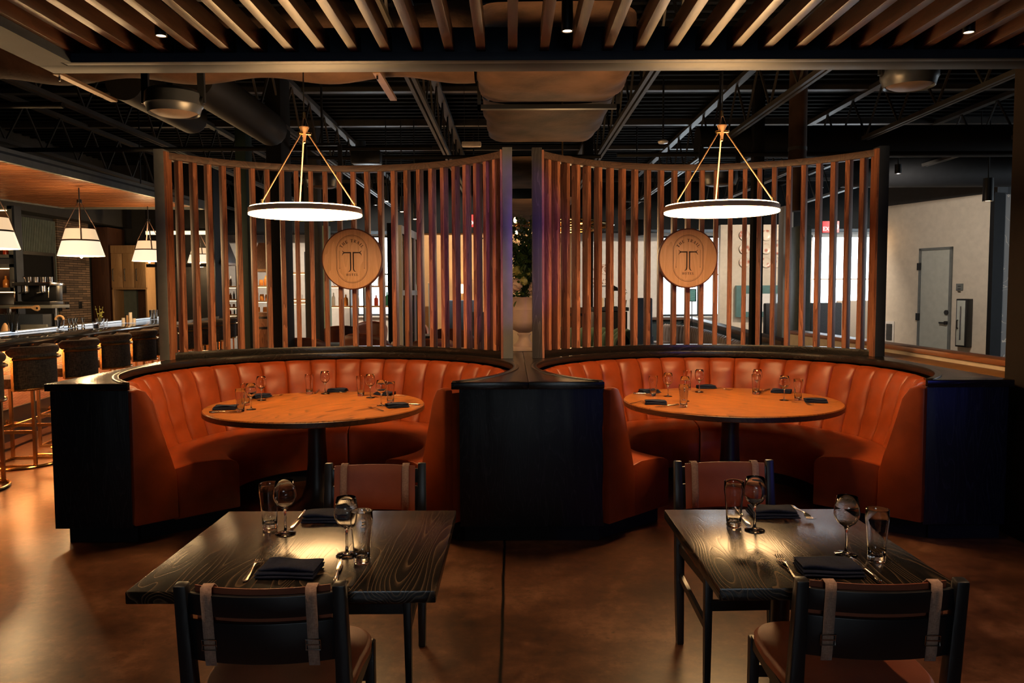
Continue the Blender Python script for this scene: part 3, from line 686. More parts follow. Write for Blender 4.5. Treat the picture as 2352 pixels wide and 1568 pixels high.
def stroke(mb, a, b, w, h, th):
    ax, az = a[0]*h, a[1]*h; bx, bz = b[0]*h, b[1]*h; dx, dz = bx-ax, bz-az; L = math.hypot(dx, dz); nx, nz = -dz/L*w*h/2, dx/L*w*h/2
    q = [(ax+nx, az+nz), (bx+nx, bz+nz), (bx-nx, bz-nz), (ax-nx, az-nz)]
    mb.add([(x, y, z) for y in (0, -th) for (x, z) in q], [(0, 1, 2, 3), (7, 6, 5, 4), (0, 4, 5, 1), (1, 5, 6, 2), (2, 6, 7, 3), (3, 7, 4, 0)])
def text_line(mb, txt, h, th, c=(0, 0), gap=.14):
    w = sum(GW[k]*h for k in txt)+gap*h*(len(txt)-1); x = c[0]-w/2; keep = mb.M.copy()
    for k in txt:
        mb.M = keep @ Matrix.Translation((x, 0, c[1])); glyph(mb, k, h, th); x += (GW[k]+gap)*h
    mb.M = keep
def sign(label, x, y, z, r):
    s = thing('round_sign', label, 'sign', (x, y, z), 0, 'round wooden hotel signs')
    def disc(y0, y1, rr):
        m = MB(); m.M = Matrix.Rotation(R(90), 4, 'X'); return m.lathe([(.001, -y0), (rr, -y0), (rr, -y1), (.001, -y1)], 72)
    disc(-.006, .05, r).build('rim', 'sign_edge', s, bevel=.003)
    disc(-.012, -.004, r*.962).build('face', 'sign', s, bevel=.002)
    F_ = -.0125; th = .002
    # logo text
    mb = MB(); txt = 'THE TRAIL'; h = .0255*r/.275; rr = .113*r/.275; cz = .050*r/.275; tot = sum(GW[k] for k in txt); gap_ = (R(122)*rr/h-tot)/(len(txt)-1); a = -R(61)
    for k in txt:
        w = GW[k]*h; ang = a+w/2/rr
        mb.M = Matrix.Translation((rr*math.sin(ang), F_, cz+rr*math.cos(ang)-.0)) @ Matrix.Rotation(ang, 4, 'Y') @ Matrix.Translation((-w/2, 0, -h/2))
        glyph(mb, k, h, th); a += (w+gap_*h)/rr
    mb.build('arched_lettering', 'ink', s, merge=False)
    mb = MB(); mb.M = Matrix.Translation((0, F_, -.545*r)); text_line(mb, 'HOTEL', .0195, th, gap=.36); mb.build('lettering', 'ink', s, merge=False)
    # emblem: two mirrored hooks that read as a forked T
    mb = MB(); k = r/.275
    def rib(pts, ws):
        for i in range(len(pts)-1):
            (x0, z0), (x1, z1) = pts[i], pts[i+1]; dx, dz = x1-x0, z1-z0; L = math.hypot(dx, dz); nx, nz = -dz/L, dx/L
            w0, w1 = ws[i]/2, ws[i+1]/2
            q = [(x0+nx*w0, z0+nz*w0), (x1+nx*w1, z1+nz*w1), (x1-nx*w1, z1-nz*w1), (x0-nx*w0, z0-nz*w0)]
            mb.add([(x, y, z) for y in (F_, F_-th) for (x, z) in q], [(0, 1, 2, 3), (7, 6, 5, 4), (0, 4, 5, 1), (1, 5, 6, 2), (2, 6, 7, 3), (3, 7, 4, 0)])
    for m_ in (-1, 1):
        def q(pts): return [(m_*x*k, z*k) for x, z in pts]
        rib(q([(.0125, .060), (.0125, -.082), (.0155, -.100), (.023, -.110), (.034, -.112)]), [.011*k, .011*k, .011*k, .007*k, .002*k])
        rib(q([(.007, .058), (.074, .058)]), [.012*k, .010*k])
        rib(q([(.070, .060), (.080, .066), (.087, .078)]), [.009*k, .006*k, .001*k])
        rib(q([(.070, .056), (.082, .048), (.088, .030)]), [.010*k, .007*k, .001*k])
    mb.build('emblem', 'ink', s, merge=False)
    # outline: a stadium, plus side lines with dots
    def stad(w, hh, n=24):
        pts = []
        for i in range(n+1): a = PI*i/n; pts.append((w*math.cos(a), hh+w*math.sin(a)))
        for i in range(n+1): a = PI+PI*i/n; pts.append((w*math.cos(a), -hh+w*math.sin(a)))
        return [(x*k, F_-.0003, z*k) for x, z in pts]
    MB().tube(stad(.139, .075), .0016*k, 6, closed=True).tube(stad(.133, .072), .0008*k, 6, closed=True).build('outline', 'ink', s, merge=False)
    mb = MB()
    for m_ in (-1, 1):
        mb.tube([(m_*.111*k, F_, .07*k), (m_*.111*k, F_, -.08*k)], .0009*k, 6); mb.sphere((m_*.111*k, F_, -.082*k), .0035*k, 8, (1, .3, 1)); mb.sphere((m_*.111*k, F_, .073*k), .002*k, 8, (1, .3, 1))
    mb.build('side_rules', 'ink', s, merge=False)
    mb = MB()
    for z_ in (.237, -.245): mb.sphere((0, F_, z_*k), .006*k, 10, (1, .35, 1))
    mb.build('screw_cover', 'sign', s, merge=False)
    return s
p = at_y(809, 595, 7.16); sign('round wooden hotel sign with branded T emblem on the left slat screen', p.x, 7.16, p.z, .275)
p = at_y(1580, 593, 7.16); sign('round wooden hotel sign with branded T emblem on the right slat screen', p.x, 7.16, p.z, .268)

# ------------------------------------------------------------ round tables
def round_table(label, x, y, r, rz):
    t_ = thing('round_table', label, 'table', (x, y, 0), rz, 'round booth tables')
    MB().lathe([(.001, .708), (r-.004, .708), (r, .713), (r, .744), (r-.005, .75), (.001, .75)], 96).build('tabletop', 'oak', t_)
    MB().lathe([(r-.002, .712), (r+.0015, .713), (r+.0015, .743), (r-.002, .745)], 96, close=True).build('edge_band', 'oak_edge', t_)
    MB().lathe([(.001, 0), (.27, 0), (.27, .012), (.17, .035), (.115, .09), (.085, .18), (.07, .32), (.062, .5), (.062, .66), (.075, .69), (.001, .69)], 48).build('pedestal', 'black', t_)
    MB().box(-.3, -.04, .69, .3, .04, .707).box(-.04, -.3, .69, .04, .3, .707).build('bracket', 'black', t_, merge=False)
    return t_
TL = (-1.40, 5.61, .765); TR = (1.60, 5.755, .775)
round_table('round honey oak pedestal table in the left booth', *TL, R(58))
round_table('round honey oak pedestal table in the right booth', *TR, R(-38))

# ------------------------------------------------------------ ring pendants
def ring_lamp(label, x, y, z, r, rz):
    s = thing('ring_pendant', label, 'pendant lamp', (x, y, z), rz, 'ring pendants over the booths')
    H_ = .048
    MB().lathe([(r-.012, .0125), (r, .0125), (r, H_), (r-.012, H_)], 96, close=True).build('rim', 'ring', s, bevel=.001)
    MB().lathe([(r-.001, .012), (r-.001, .003), (r-.006, .0), (.001, .0), (.001, .012)], 96, close=True).build('diffuser', 'disc', s)
    MB().lathe([(r-.012, H_-.010), (r-.008, H_+.001), (r-.010, H_+.007), (r-.030, H_+.007), (r-.030, H_-.010)], 96, close=True).build('upper_glow', 'rimglow', s)
    zt = .56
    for k in range(3):
        a = R(90+120*k)+R(14); c_, s_ = math.cos(a), math.sin(a)
        rod = MB().cyl((c_*(r-.03), s_*(r-.03), H_+.02), (c_*.03, s_*.03, zt), .0055, n=10).build('rod', 'bronze', s)
        MB().cyl((c_*(r-.03), s_*(r-.03), H_-.01), (c_*(r-.03), s_*(r-.03), H_+.035), .010, n=12).build('knuckle', 'brass', rod)
        MB().cyl((c_*.015, s_*.015, zt+.005), (c_*.05, s_*.05, zt-.0), .010, n=12).build('joint', 'brass', rod)
    MB().lathe([(.001, zt-.05), (.009, zt-.045), (.011, zt-.02), (.028, zt+.035), (.034, zt+.045), (.034, zt+.05), (.001, zt+.05)], 28).build('hub', 'bronze', s)
    MB().sphere((0, 0, zt-.052), .010, 10).build('finial', 'brass', s)
    for k in range(3):
        a = R(120*k); MB().cyl((.03*math.cos(a), .03*math.sin(a), zt+.05), (.006*math.cos(a), .006*math.sin(a), zt+.115), .002, n=6).build('stay_wire', 'bronze', s)
    MB().cyl((0, 0, zt+.11), (0, 0, zt+.15), .010, n=14).build('collar', 'brass', s)
    MB().cyl((0, 0, zt+.15), (0, 0, CEIL-z-.02), .0045, n=8).build('stem', 'black', s)
    MB().lathe([(.001, CEIL-z-.03), (.06, CEIL-z-.03), (.06, CEIL-z), (.001, CEIL-z)], 24).build('canopy', 'black', s)
    return s
p = at_y(703, 496, 5.55); ring_lamp('glowing bronze ring pendant hanging over the left round table', p.x, 5.55, p.z, .385, R(8))
p = at_y(1656, 490, 5.6); ring_lamp('glowing bronze ring pendant hanging over the right round table', p.x, 5.6, p.z, .395, R(-22))

# ------------------------------------------------------------ square tables
def square_table(label, cx, y0, y1, w, rz=0.0):
    cyy = (y0+y1)/2; h = (y1-y0)/2; t_ = thing('dining_table', label, 'table', (cx, cyy, 0), rz, 'square black tables')
    MB().box(-w/2, -h, .715, w/2, h, .75).build('tabletop', 'ash_top', t_, bevel=.004)
    MB().cyl((0, .085, .03), (0, .085, .70), .030).build('column', 'black', t_)
    MB().bar((-.25, -.25, .018), (.25, .25, .018), .06, .03).bar((-.25, .25, .018), (.25, -.25, .018), .06, .03).build('cross_base', 'black', t_, merge=False)
    MB().box(-.22, -.22, .70, .22, .22, .714).build('mount_plate', 'black', t_)
    return t_
square_table('square black ash dining table in the left foreground', -.626, 2.078, 2.862, .836)
square_table('square black ash dining table in the right foreground', .883, 2.085, 2.857, .655)

# ------------------------------------------------------------ dining chairs
def dining_chair(label, x, y, rz):
    """origin on the floor under the seat centre; the back is at -y, the sitter looks to +y"""
    c = thing('dining_chair', label, 'chair', (x, y, 0), rz, 'black wood and saddle leather dining chairs')
    W_ = .205; D = .22
    for k in (-1, 1):
        MB().tube([(k*W_, -D+.02, 0), (k*W_, -D, .25), (k*W_, -D-.005, .46), (k*(W_), -D-.05, .80)], [.022, .027, .029, .024], 4, ph=PI/4).build('leg', 'black', c, bevel=.006, label='black rear leg running up as a back post')
        MB().tube([(k*(W_-.005), D-.02, 0), (k*(W_-.01), D-.03, .44)], [.018, .024], 4, ph=PI/4).build('leg', 'black', c, bevel=.005)
        MB().bar((k*(W_-.003), -D+.01, .30), (k*(W_-.008), D-.03, .24), .016, .03).build('side_stretcher', 'black', c)
        MB().bar((k*(W_-.003), -D, .425), (k*(W_-.01), D-.03, .425), .02, .04).build('seat_rail', 'black', c)
    MB().bar((-W_+.01, D-.03, .33), (W_-.01, D-.03, .33), .018, .04).build('front_stretcher', 'black', c)
    MB().bar((-W_+.01, D-.03, .425), (W_-.01, D-.03, .425), .02, .04).bar((-W_+.01, -D, .425), (W_-.01, -D, .425), .02, .04).build('seat_frame', 'black', c, merge=False)
    def seat(u, v):
        a = 2*PI*u; ex_ = 4.0; ca, sa = math.cos(a), math.sin(a)
        x_ = abs(ca)**(2/ex_)*(1 if ca > 0 else -1); y_ = abs(sa)**(2/ex_)*(1 if sa > 0 else -1)
        q = v*4
        if q < 1: k, z = q*.985, .446
        elif q < 2: k, z = .985+.015*math.sin((q-1)*PI), .446+.022*(q-1)
        elif q < 3: k, z = 1-.06*(q-2), .468+.012*math.sin((q-2)*PI/2)
        else: k, z = .94*(1-(q-3)), .480-.012*(1-(1-(q-3))**2)
        return (x_*k*(W_+.014)*(1 if y_ > 0 else .97), y_*k*(D+.015)-.005, z)
    MB().grid(seat, 56, 16, True).build('seat', 'leather_chair', c, angle=50)
    # two bowed back boards
    def board(z0, z1, th):
        n = 16; mb = MB(); vs = []; fs = []
        for i in range(n+1):
            t1 = -1+2*i/n; x_ = t1*(W_-.012)
            for (z, s_) in ((z0, 0), (z1, 0), (z1, th), (z0, th)):
                yb = -D-.005-.045*(z-.46)/.34-.035*(1-t1*t1)+.012; vs.append((x_, yb-s_, z))
        for i in range(n):
            for k in range(4): l = (k+1) % 4; fs.append((i*4+k, (i+1)*4+k, (i+1)*4+l, i*4+l))
        fs += [(0, 1, 2, 3), (n*4+3, n*4+2, n*4+1, n*4)]
        return mb.add(vs, fs)
    board(.715, .775, .014).build('back_rail', 'black', c, bevel=.003); board(.585, .70, .014).build('back_board', 'black', c, bevel=.003)
    # leather pad hung in front of them, curling over the top
    def pad(u, v):
        t1 = -1+2*u; x_ = t1*(W_-.028); z = .595+.195*v
        yb = -D-.005-.045*(z-.46)/.34-.033*(1-t1*t1)+.016
        return x_, yb, z
    n, m = 20, 10; vs = []; fs = []
    for i in range(n+1):
        for j in range(m+1):
            x_, yb, z = pad(i/n, j/m); e = min(1, 6*min(i/n, 1-i/n))*min(1, 6*min(j/m, 1-j/m)); bulge = .012*e**.5
            vs += [(x_, yb+.004+bulge, z), (x_, yb, z)]
    for i in range(n):
        for j in range(m):
            a = (i*(m+1)+j)*2; b2 = ((i+1)*(m+1)+j)*2
            fs += [(a, b2, b2+2, a+2), (a+1, a+3, b2+3, b2+1)]
    for i in range(n):
        a = i*(m+1)*2; b2 = (i+1)*(m+1)*2; fs += [(a, a+1, b2+1, b2), (a+2*m, b2+2*m, b2+2*m+1, a+2*m+1)]
    for j in range(m):
        a = j*2; b2 = n*(m+1)*2+j*2; fs += [(a, a+2, a+3, a+1), (b2, b2+1, b2+3, b2+2)]
    MB().add(vs, fs).build('back_pad', 'leather_chair', c, angle=50)
    for k in (-1, 1):
        xs = k*.135; t1 = xs/(W_-.012)
        def yb(z, off): return -D-.005-.045*(z-.46)/.34-.035*(1-t1*t1)+.012+off
        path = [(yb(.60, .030), .60), (yb(.70, .031), .70), (yb(.782, .030), .782), (yb(.795, .012), .797), (yb(.79, -.012), .794), (yb(.77, -.0165), .77), (yb(.70, -.0165), .70), (yb(.64, -.0175), .64), (yb(.60, -.018), .60), (yb(.578, -.016), .578)]
        mb = MB(); vs = []; fs = []
        for (y_, z_) in path: vs += [(xs-.0145, y_, z_), (xs+.0145, y_, z_)]
        for i in range(len(path)-1): fs.append((2*i, 2*i+1, 2*i+3, 2*i+2))
        st = mb.add(vs, fs).build('strap', 'strap', c)
        sd = st.modifiers.new('thickness', 'SOLIDIFY'); sd.thickness = .002; sd.offset = 0
        zb = .638; y_ = yb(zb, -.0190)
        MB().tube([(xs-.019, y_, zb-.014), (xs+.019, y_, zb-.014), (xs+.019, y_-.002, zb+.014), (xs-.019, y_-.002, zb+.014)], .0026, 6, closed=True).bar((xs-.019, y_-.001, zb), (xs+.019, y_-.001, zb), .003, .003).build('buckle', 'chrome', st, merge=False)
    return c
dc = dining_chair('black wooden chair, back to the viewer, tucked at the near side of the left table', -.655, 2.275, R(0))
c2 = dup(dc, (-.605, 3.18, 0), R(180), 'saddle leather chair facing the viewer on the far side of the left table')
c3 = dup(dc, (.965, 2.285, 0), R(-1.5), 'black wooden chair, back to the viewer, at the near right corner of the right table')
c4 = dup(dc, (.945, 3.2, 0), R(182), 'saddle leather chair facing the viewer on the far side of the right table')

# ------------------------------------------------------------ glasses, napkins, cutlery
def pint_mesh():
    return MB().lathe([(.001, 0), (.0235, 0), (.0250, .004), (.0252, .02), (.0262, .05), (.0305, .10), (.0335, .125), (.0325, .155), (.0310, .1555), (.0300, .154), (.0312, .125), (.0284, .10), (.0242, .05), (.0232, .022), (.018, .0165), (.001, .0155)], 40).mesh('pint_glass', 'glass', angle=60)
def wine_mesh():
    return MB().lathe([(.001, 0), (.033, 0), (.0335, .0012), (.030, .0035), (.012, .0065), (.0052, .011), (.0038, .03), (.0036, .06), (.0048, .078), (.0105, .087), (.026, .099), (.0358, .116), (.0378, .128), (.0355, .147), (.0297, .178), (.0288, .1785), (.0285, .1775), (.0344, .147), (.0366, .128), (.0346, .1165), (.025, .1005), (.010, .0895), (.001, .0875)], 44).mesh('wine_glass', 'glass', angle=70)
PINT, WINE = pint_mesh(), wine_mesh()
def single(name, me, label, cat, loc, rz, group):
    o = bpy.data.objects.new(name, me); COL.objects.link(o); o.location = loc; o.rotation_euler = (0, 0, rz); return tag(o, label, cat, group)
def pint(label, p, g='pint glasses'): return single('pint_glass', PINT, label, 'glass', (p[0], p[1], .7515), rnd.random()*6, g)
def wine(label, p, g='wine glasses'): return single('wine_glass', WINE, label, 'glass', (p[0], p[1], .7515), rnd.random()*6, g)
def napkin_mesh(w, d, seed):
    rr = random.Random(seed); mb = MB(); z = 0
    for k, (fw, fd, th, an) in enumerate(((1.0, 1.0, .0038, rr.uniform(-.03, .03)), (.985, .93, .0040, rr.uniform(-.07, .07)), (.955, .80, .0052, rr.uniform(-.09, .09)))):
        ww, dd = w*fw, d*fd; p1, p2 = rr.uniform(0, 6), rr.uniform(0, 6)
        mb.M = Matrix.Translation((rr.uniform(-.003, .003), (1-fd)*d*.30, z)) @ Matrix.Rotation(an, 4, 'Z')
        def f(u, v, ww=ww, dd=dd, p1=p1, p2=p2, k=k, th=th):
            a = 2*PI*v; y_ = (abs(math.cos(a))**.42)*(1 if math.cos(a) > 0 else -1)*dd/2; up = math.sin(a) > 0
            zz = th+(abs(math.sin(a))**.5)*(1 if up else -1)*th
            q = min(1, 9*min(u, 1-u)); edge = .55+.45*q**.5; zz = th+(zz-th)*edge
            wv = (.0018+.0014*(k == 2))*math.sin(6*u+p1)*math.sin(26*y_+p2)*(1 if up and k == 2 else .25)
            sag = .0016*math.sin(PI*u)*(1 if k == 2 and up else 0)
            return ((u-.5)*ww+.002*math.sin(40*y_+p1), y_+.0025*math.sin(7*u+p2), max(.0004, zz+wv+sag+.0004))
        mb.grid(f, 18, 28); z += 2*th-.0006
    return mb.mesh('folded_napkin', 'navy', angle=60, merge=False)
NAPS = [napkin_mesh(.165, .115, s_) for s_ in (3, 5, 9)]
def napkin(label, p, rz, k=0, sc=1.0):
    o = single('folded_napkin', NAPS[k % 3], label, 'napkin', (p[0], p[1], .7515), rz, 'folded navy napkins'); o.scale = (sc, sc, 1); return o
def fork_mesh():
    mb = MB()
    def strip(path, ws, th):
        vs = []; fs = []; n = len(path)
        for (y, z), w in zip(path, ws): vs += [(-w, y, z), (w, y, z), (w, y, z+th), (-w, y, z+th)]
        for i in range(n-1):
            for k in range(4): l = (k+1) % 4; fs.append((i*4+k, i*4+l, (i+1)*4+l, (i+1)*4+k))
        fs += [(3, 2, 1, 0), (n*4-4, n*4-3, n*4-2, n*4-1)]; mb.add(vs, fs)
    strip([(-.098, .002), (-.09, .002), (-.05, .003), (-.01, .007), (.02, .010), (.036, .009), (.045, .006), (.056, .004)], [.0045, .0075, .0058, .0036, .003, .0055, .0105, .0115], .0024)
    for k in range(4):
        x = (-1.5+k)*.0064; vs = []; fs = []
        for (y, z, w) in ((.055, .004, .0021), (.075, .003, .0018), (.092, .006, .0013), (.102, .0095, .0007)): vs += [(x-w, y, z), (x+w, y, z), (x+w, y, z+.002), (x-w, y, z+.002)]
        for i in range(3):
            for q in range(4): l = (q+1) % 4; fs.append((i*4+q, i*4+l, (i+1)*4+l, (i+1)*4+q))
        fs += [(3, 2, 1, 0), (12, 13, 14, 15)]; mb.add(vs, fs)
    return mb.mesh('fork', 'cutlery', bevel=.0005)
def knife_parts(label, loc, rz, group, root=None):
    k = thing('table_knife', label, 'knife', loc, rz, group)
    MB().tube([(0, -.105, .0065), (0, -.10, .0065), (0, -.06, .006), (0, -.015, .006), (0, -.005, .0055)], [.004, .0065, .0058, .0045, .0035], 12).build('handle', 'cutlery', k, label='polished knife handle')
    vs = []; pts = [(-.006, -.005), (.007, -.003), (.0095, .03), (.0085, .075), (.001, .102), (-.006, .09), (-.006, .03)]
    MB().prism(pts, .0045, .0062).build('blade', 'cutlery', k, bevel=.0004)
    return k
FORK = fork_mesh()
def fork(label, p, rz, z=.7512): return single('fork', FORK, label, 'fork', (p[0], p[1], z), rz, 'forks')
KN = None
def knife(label, p, rz):
    global KN
    if KN is None: KN = knife_parts(label, (p[0], p[1], .7512), rz, 'table knives'); return KN
    return dup(KN, (p[0], p[1], .7512), rz, label)
Z = .7515
def tz(x, y): p = at_z(x, y, Z); return (p.x, p.y)
def ang(p, q): return math.atan2(q[1]-p[1], q[0]-p[0])-PI/2     # object's +y axis points from p to q
def lay(fn, label, p0, p1, *a):
    """cutlery from its handle end p0 to its tip p1, both read off the picture on the table plane"""
    A, B = tz(*p0), tz(*p1); return fn(label, ((A[0]+B[0])/2, (A[1]+B[1])/2), ang(A, B), *a)
# left square table
pint('tall clear pint glass at the back of the left square table', tz(620, 1213)); wine('clear wine glass at the back of the left square table', tz(656, 1225))
wine('clear wine glass at the front right of the left square table', tz(797, 1274)); pint('tall clear pint glass at the front right of the left square table', tz(832, 1291))
napkin('folded navy napkin at the front of the left square table', tz(668, 1314), R(-3), 0, 1.02); napkin('folded navy napkin at the far side of the left square table', tz(752, 1192), R(-2), 1, .98)
lay(fork, 'fork left of the front napkin on the left square table', (560, 1339), (600, 1281)); lay(fork, 'fork seen through the pint glass, far side of the left square table', (853, 1178), (833, 1218))
lay(knife, 'knife right of the front napkin on the left square table', (769, 1343), (783, 1287)); lay(knife, 'knife left of the far napkin on the left square table', (700, 1178), (668, 1216))
# right square table
pint('tall clear pint glass at the far left of the right square table', tz(1685, 1208)); wine('clear wine glass at the far left of the right square table', tz(1733, 1217))
wine('clear wine glass in the middle right of the right square table', tz(1943, 1273)); pint('tall clear pint glass at the right of the right square table', tz(2013, 1287))
napkin('folded navy napkin at the front of the right square table', tz(1903, 1311), R(-3), 2, 1.03); napkin('folded navy napkin at the far side of the right square table', tz(1775, 1182), R(-1), 0, .97)
lay(fork, 'fork left of the front napkin on the right square table', (1838, 1340), (1785, 1276)); lay(fork, 'fork right of the far napkin on the right square table', (1822, 1165), (1862, 1193))
lay(knife, 'knife right of the front napkin on the right square table', (2018, 1338), (1955, 1284)); lay(knife, 'knife left of the far napkin on the right square table', (1690, 1170), (1724, 1208))
# round tables
where = 'on the left round table'
for px, py, s_ in [(553, 945, 'front left pint glass'), (565, 930, 'pint glass second from the left'), (711, 904, 'lone pint glass at the back'), (829, 909, 'pint glass right of the back middle'), (897, 925, 'pint glass at the right')]:
    pint(s_+' '+where, tz(px, py))
for px, py, s_ in [(577, 940, 'front left wine glass'), (601, 919, 'wine glass at the back left'), (747, 904, 'wine glass at the back middle'), (851, 913, 'wine glass right of the back middle'), (876, 931, 'wine glass at the right')]:
    wine(s_+' '+where, tz(px, py))
for k, (px, py, a, s_) in enumerate([(518, 939, 8, 'leftmost navy napkin'), (598, 912, 50, 'back left navy napkin'), (775, 899, -3, 'navy napkin at the back middle'), (884, 906, -30, 'back right navy napkin'), (912, 934, 22, 'navy napkin at the right')]):
    napkin(s_+' '+where, tz(px, py), R(a), k, .92)
for (a, b, s_) in [((616, 914), (642, 909), 'fork at the back left'), ((880, 944), (850, 937), 'fork at the right front'), ((812, 899), (797, 901), 'fork at the back middle'), ((925, 909), (895, 912), 'fork at the back right')]: lay(fork, s_+' '+where, a, b)
for (a, b, s_) in [((492, 948), (545, 945), 'knife at the far left'), ((952, 930), (918, 928), 'knife at the right'), ((733, 897), (722, 905), 'knife at the back')]: lay(knife, s_+' '+where, a, b)
where = 'on the right round table'
for px, py, s_ in [(1500, 909, 'leftmost pint glass'), (1579, 895, 'pint glass at the back left'), (1570, 934, 'front left pint glass'), (1736, 905, 'pint glass at the back right'), (1833, 919, 'rightmost pint glass')]:
    pint(s_+' '+where, tz(px, py))
for px, py, s_ in [(1534, 910, 'leftmost wine glass'), (1573, 921, 'front left wine glass'), (1606, 900, 'wine glass at the back left'), (1739, 900, 'wine glass at the back right'), (1801, 919, 'rightmost wine glass')]:
    wine(s_+' '+where, tz(px, py))
for k, (px, py, a, s_) in enumerate([(1492, 901, 20, 'back left navy napkin'), (1506, 927, -10, 'front left navy napkin'), (1622, 891, 2, 'navy napkin at the back'), (1795, 901, -25, 'back right navy napkin'), (1873, 923, -14, 'front right navy napkin')]):
    napkin(s_+' '+where, tz(px, py), R(a), k, .92)
for (a, b, s_) in [((1457, 926), (1480, 923), 'fork at the front left'), ((1830, 925), (1856, 929), 'fork at the front right'), ((1645, 894), (1663, 895), 'fork at the back')]: lay(fork, s_+' '+where, a, b)
for (a, b, s_) in [((1555, 931), (1508, 935), 'knife at the front left'), ((1470, 905), (1500, 905), 'knife at the back left'), ((1762, 896), (1745, 899), 'knife at the back right')]: lay(knife, s_+' '+where, a, b)

# ============================================================ BAR
BX = lambda d: -3.83-.138*d
BRZ = math.atan(.138); B0 = (BX(5.0), 5.0, 0)
t = NT('copper_mesh'); v = t.coords((1, 1, 1), False)
wv = t.n('ShaderNodeTexWave', {'Vector': v, 'Scale': 26.0}, bands_direction='Z')
t.link(t.ramp(wv.outputs[0], [(.35, (.22, .06, .025)), (.6, (.68, .26, .12))]), t.b.inputs['Base Color']); t.bump(wv.outputs[0], .6, .01); t.b.inputs['Roughness'].default_value = .4
M['copper_mesh'] = t.m
bar = thing('bar_counter', 'long dark topped bar counter with amber light under its edge, at the left', 'bar', B0, BRZ)
L = 11.6
MB().box(-.95, 0, 1.0, 0, L, 1.07).build('countertop', plain('bar_top', (.018, .020, .025), .08), bar, bevel=.004)
MB().box(-.42, .02, .34, -.36, L-.02, .995).build('front_panel', 'copper_mesh', bar)
MB().box(-.40, .02, 0, -.33, L-.02, .34).build('kick_panel', 'black', bar)
MB().box(-.95, .02, 0, -.42, .1, .995).box(-.95, L-.1, 0, -.42, L-.02, .995).box(-.95, .1, 0, -.9, L-.1, .995).build('carcass', 'black', bar, merge=False)
MB().box(-.33, .05, .975, -.30, L-.05, .992).build('led_strip', 'led', bar)
MB().box(-1.0, .0, 1.04, -.955, L, 1.10).build('service_ledge', 'steel_l', bar, bevel=.003)
MB().box(-.954, .1, 1.074, -.948, L-.1, 1.092).build('ledge_light', 'ledc', bar)
rl = MB().cyl((-.17, .1, .2), (-.17, L-.1, .2), .024, n=14).build('foot_rail', 'brass', bar)
for i in range(12): MB().cyl((-.17, .3+i, .2), (-.34, .3+i, .2), .014, n=10).cyl((-.332, .3+i, .2), (-.326, .3+i, .2), .04, n=14).build('rail_bracket', 'brass', rl, merge=False)
# stools
def stool(label, loc, rz):
    s = thing('bar_stool', label, 'bar stool', loc, rz, 'brass framed stools along the bar')
    def arc(r, a0, a1, z, n=18, sy=1.08): return [(r*math.cos(a0+(a1-a0)*i/n), sy*r*math.sin(a0+(a1-a0)*i/n), z) for i in range(n+1)]
    A = R(72)
    mb = MB(); n = 18; vs = []; fs = []
    for i in range(n+1):
        a = -A+2*A*i/n
        for (r, z) in ((.29, .715), (.29, 1.02), (.255, 1.02), (.255, .715)): vs.append((r*math.cos(a), 1.08*r*math.sin(a), z))
    for i in range(n):
        for k in range(4): l = (k+1) % 4; fs.append((i*4+k, (i+1)*4+k, (i+1)*4+l, i*4+l))
    fs += [(0, 1, 2, 3), (n*4+3, n*4+2, n*4+1, n*4)]
    mb.add(vs, fs).build('backrest', 'tweed', s, bevel=.004)
    MB().tube([(.275*math.cos(-A)-.03, -.275*1.08*math.sin(A), 1.02)]+arc(.275, -A, A, 1.045)+[(.275*math.cos(A)-.03, .275*1.08*math.sin(A), 1.03)], .040, 12).build('back_roll', 'mohair', s)
    MB().tube(arc(.312, -A, A, .978), .013, 8).build('top_rail', 'brass', s); MB().tube(arc(.30, -A, A, .705), .013, 8).build('lower_rail', 'brass', s)
    for a in (-A, A):
        x, y = .302*math.cos(a), .302*1.08*math.sin(a); MB().bar((x, y, .70), (x, y, .995), .022, .022).build('back_post', 'brass', s)
    def cush(u, v):
        a = 2*PI*u; q = v*3; rr = .25*min(1, q*1.0) if q < 1 else (.25+.012*math.sin((q-1)*PI) if q < 2 else .25*(3-q)); z = .715 if q < 1 else (.715+.085*(q-1) if q < 2 else .80+.012*(q-2))
        return (rr*math.cos(a)-.01, 1.05*rr*math.sin(a), z)
    MB().grid(cush, 32, 12, True).build('seat', 'mohair', s, angle=50)
    for (x, y) in ((.2, -.2), (.2, .2), (-.2, -.2), (-.2, .2)): MB().bar((x, y, .012), (x, y, .71), .026, .026, (1, 0, 0)).build('leg', 'brass', s)
    MB().bar((-.2, -.2, .32), (-.2, .2, .32), .02, .03).bar((-.2, -.2, .32), (.2, -.2, .32), .02, .03).bar((-.2, .2, .32), (.2, .2, .32), .02, .03).build('footrest', 'brass', s, merge=False)
    MB().tube(arc(.30, -R(100), R(100), .012), .013, 8).bar((-.2, -.2, .012), (-.2, .2, .012), .03, .022).bar((-.2, -.2, .012), (.2, -.2, .012), .03, .022).bar((-.2, .2, .012), (.2, .2, .012), .03, .022).build('base_ring', 'brass', s, merge=False)
    return s
cR, sR = math.cos(BRZ), math.sin(BRZ)
def barp(x, y, z=0): return (B0[0]+x*cR-y*sR, B0[1]+x*sR+y*cR, z)
names = ['brass framed bar stool cut off by the left edge of the photo', 'brass framed bar stool standing nearest the corner of the left booth', 'bar stool second beyond the left booth corner, open bar left of it', 'bar stool third beyond the left booth corner', 'last whole bar stool left of the slat screen post', 'bar stool partly behind the leftmost screen post'] + ['bar stool seen through the left slats, %s in from the post' % ordn(i) for i in range(5)]
s0 = None
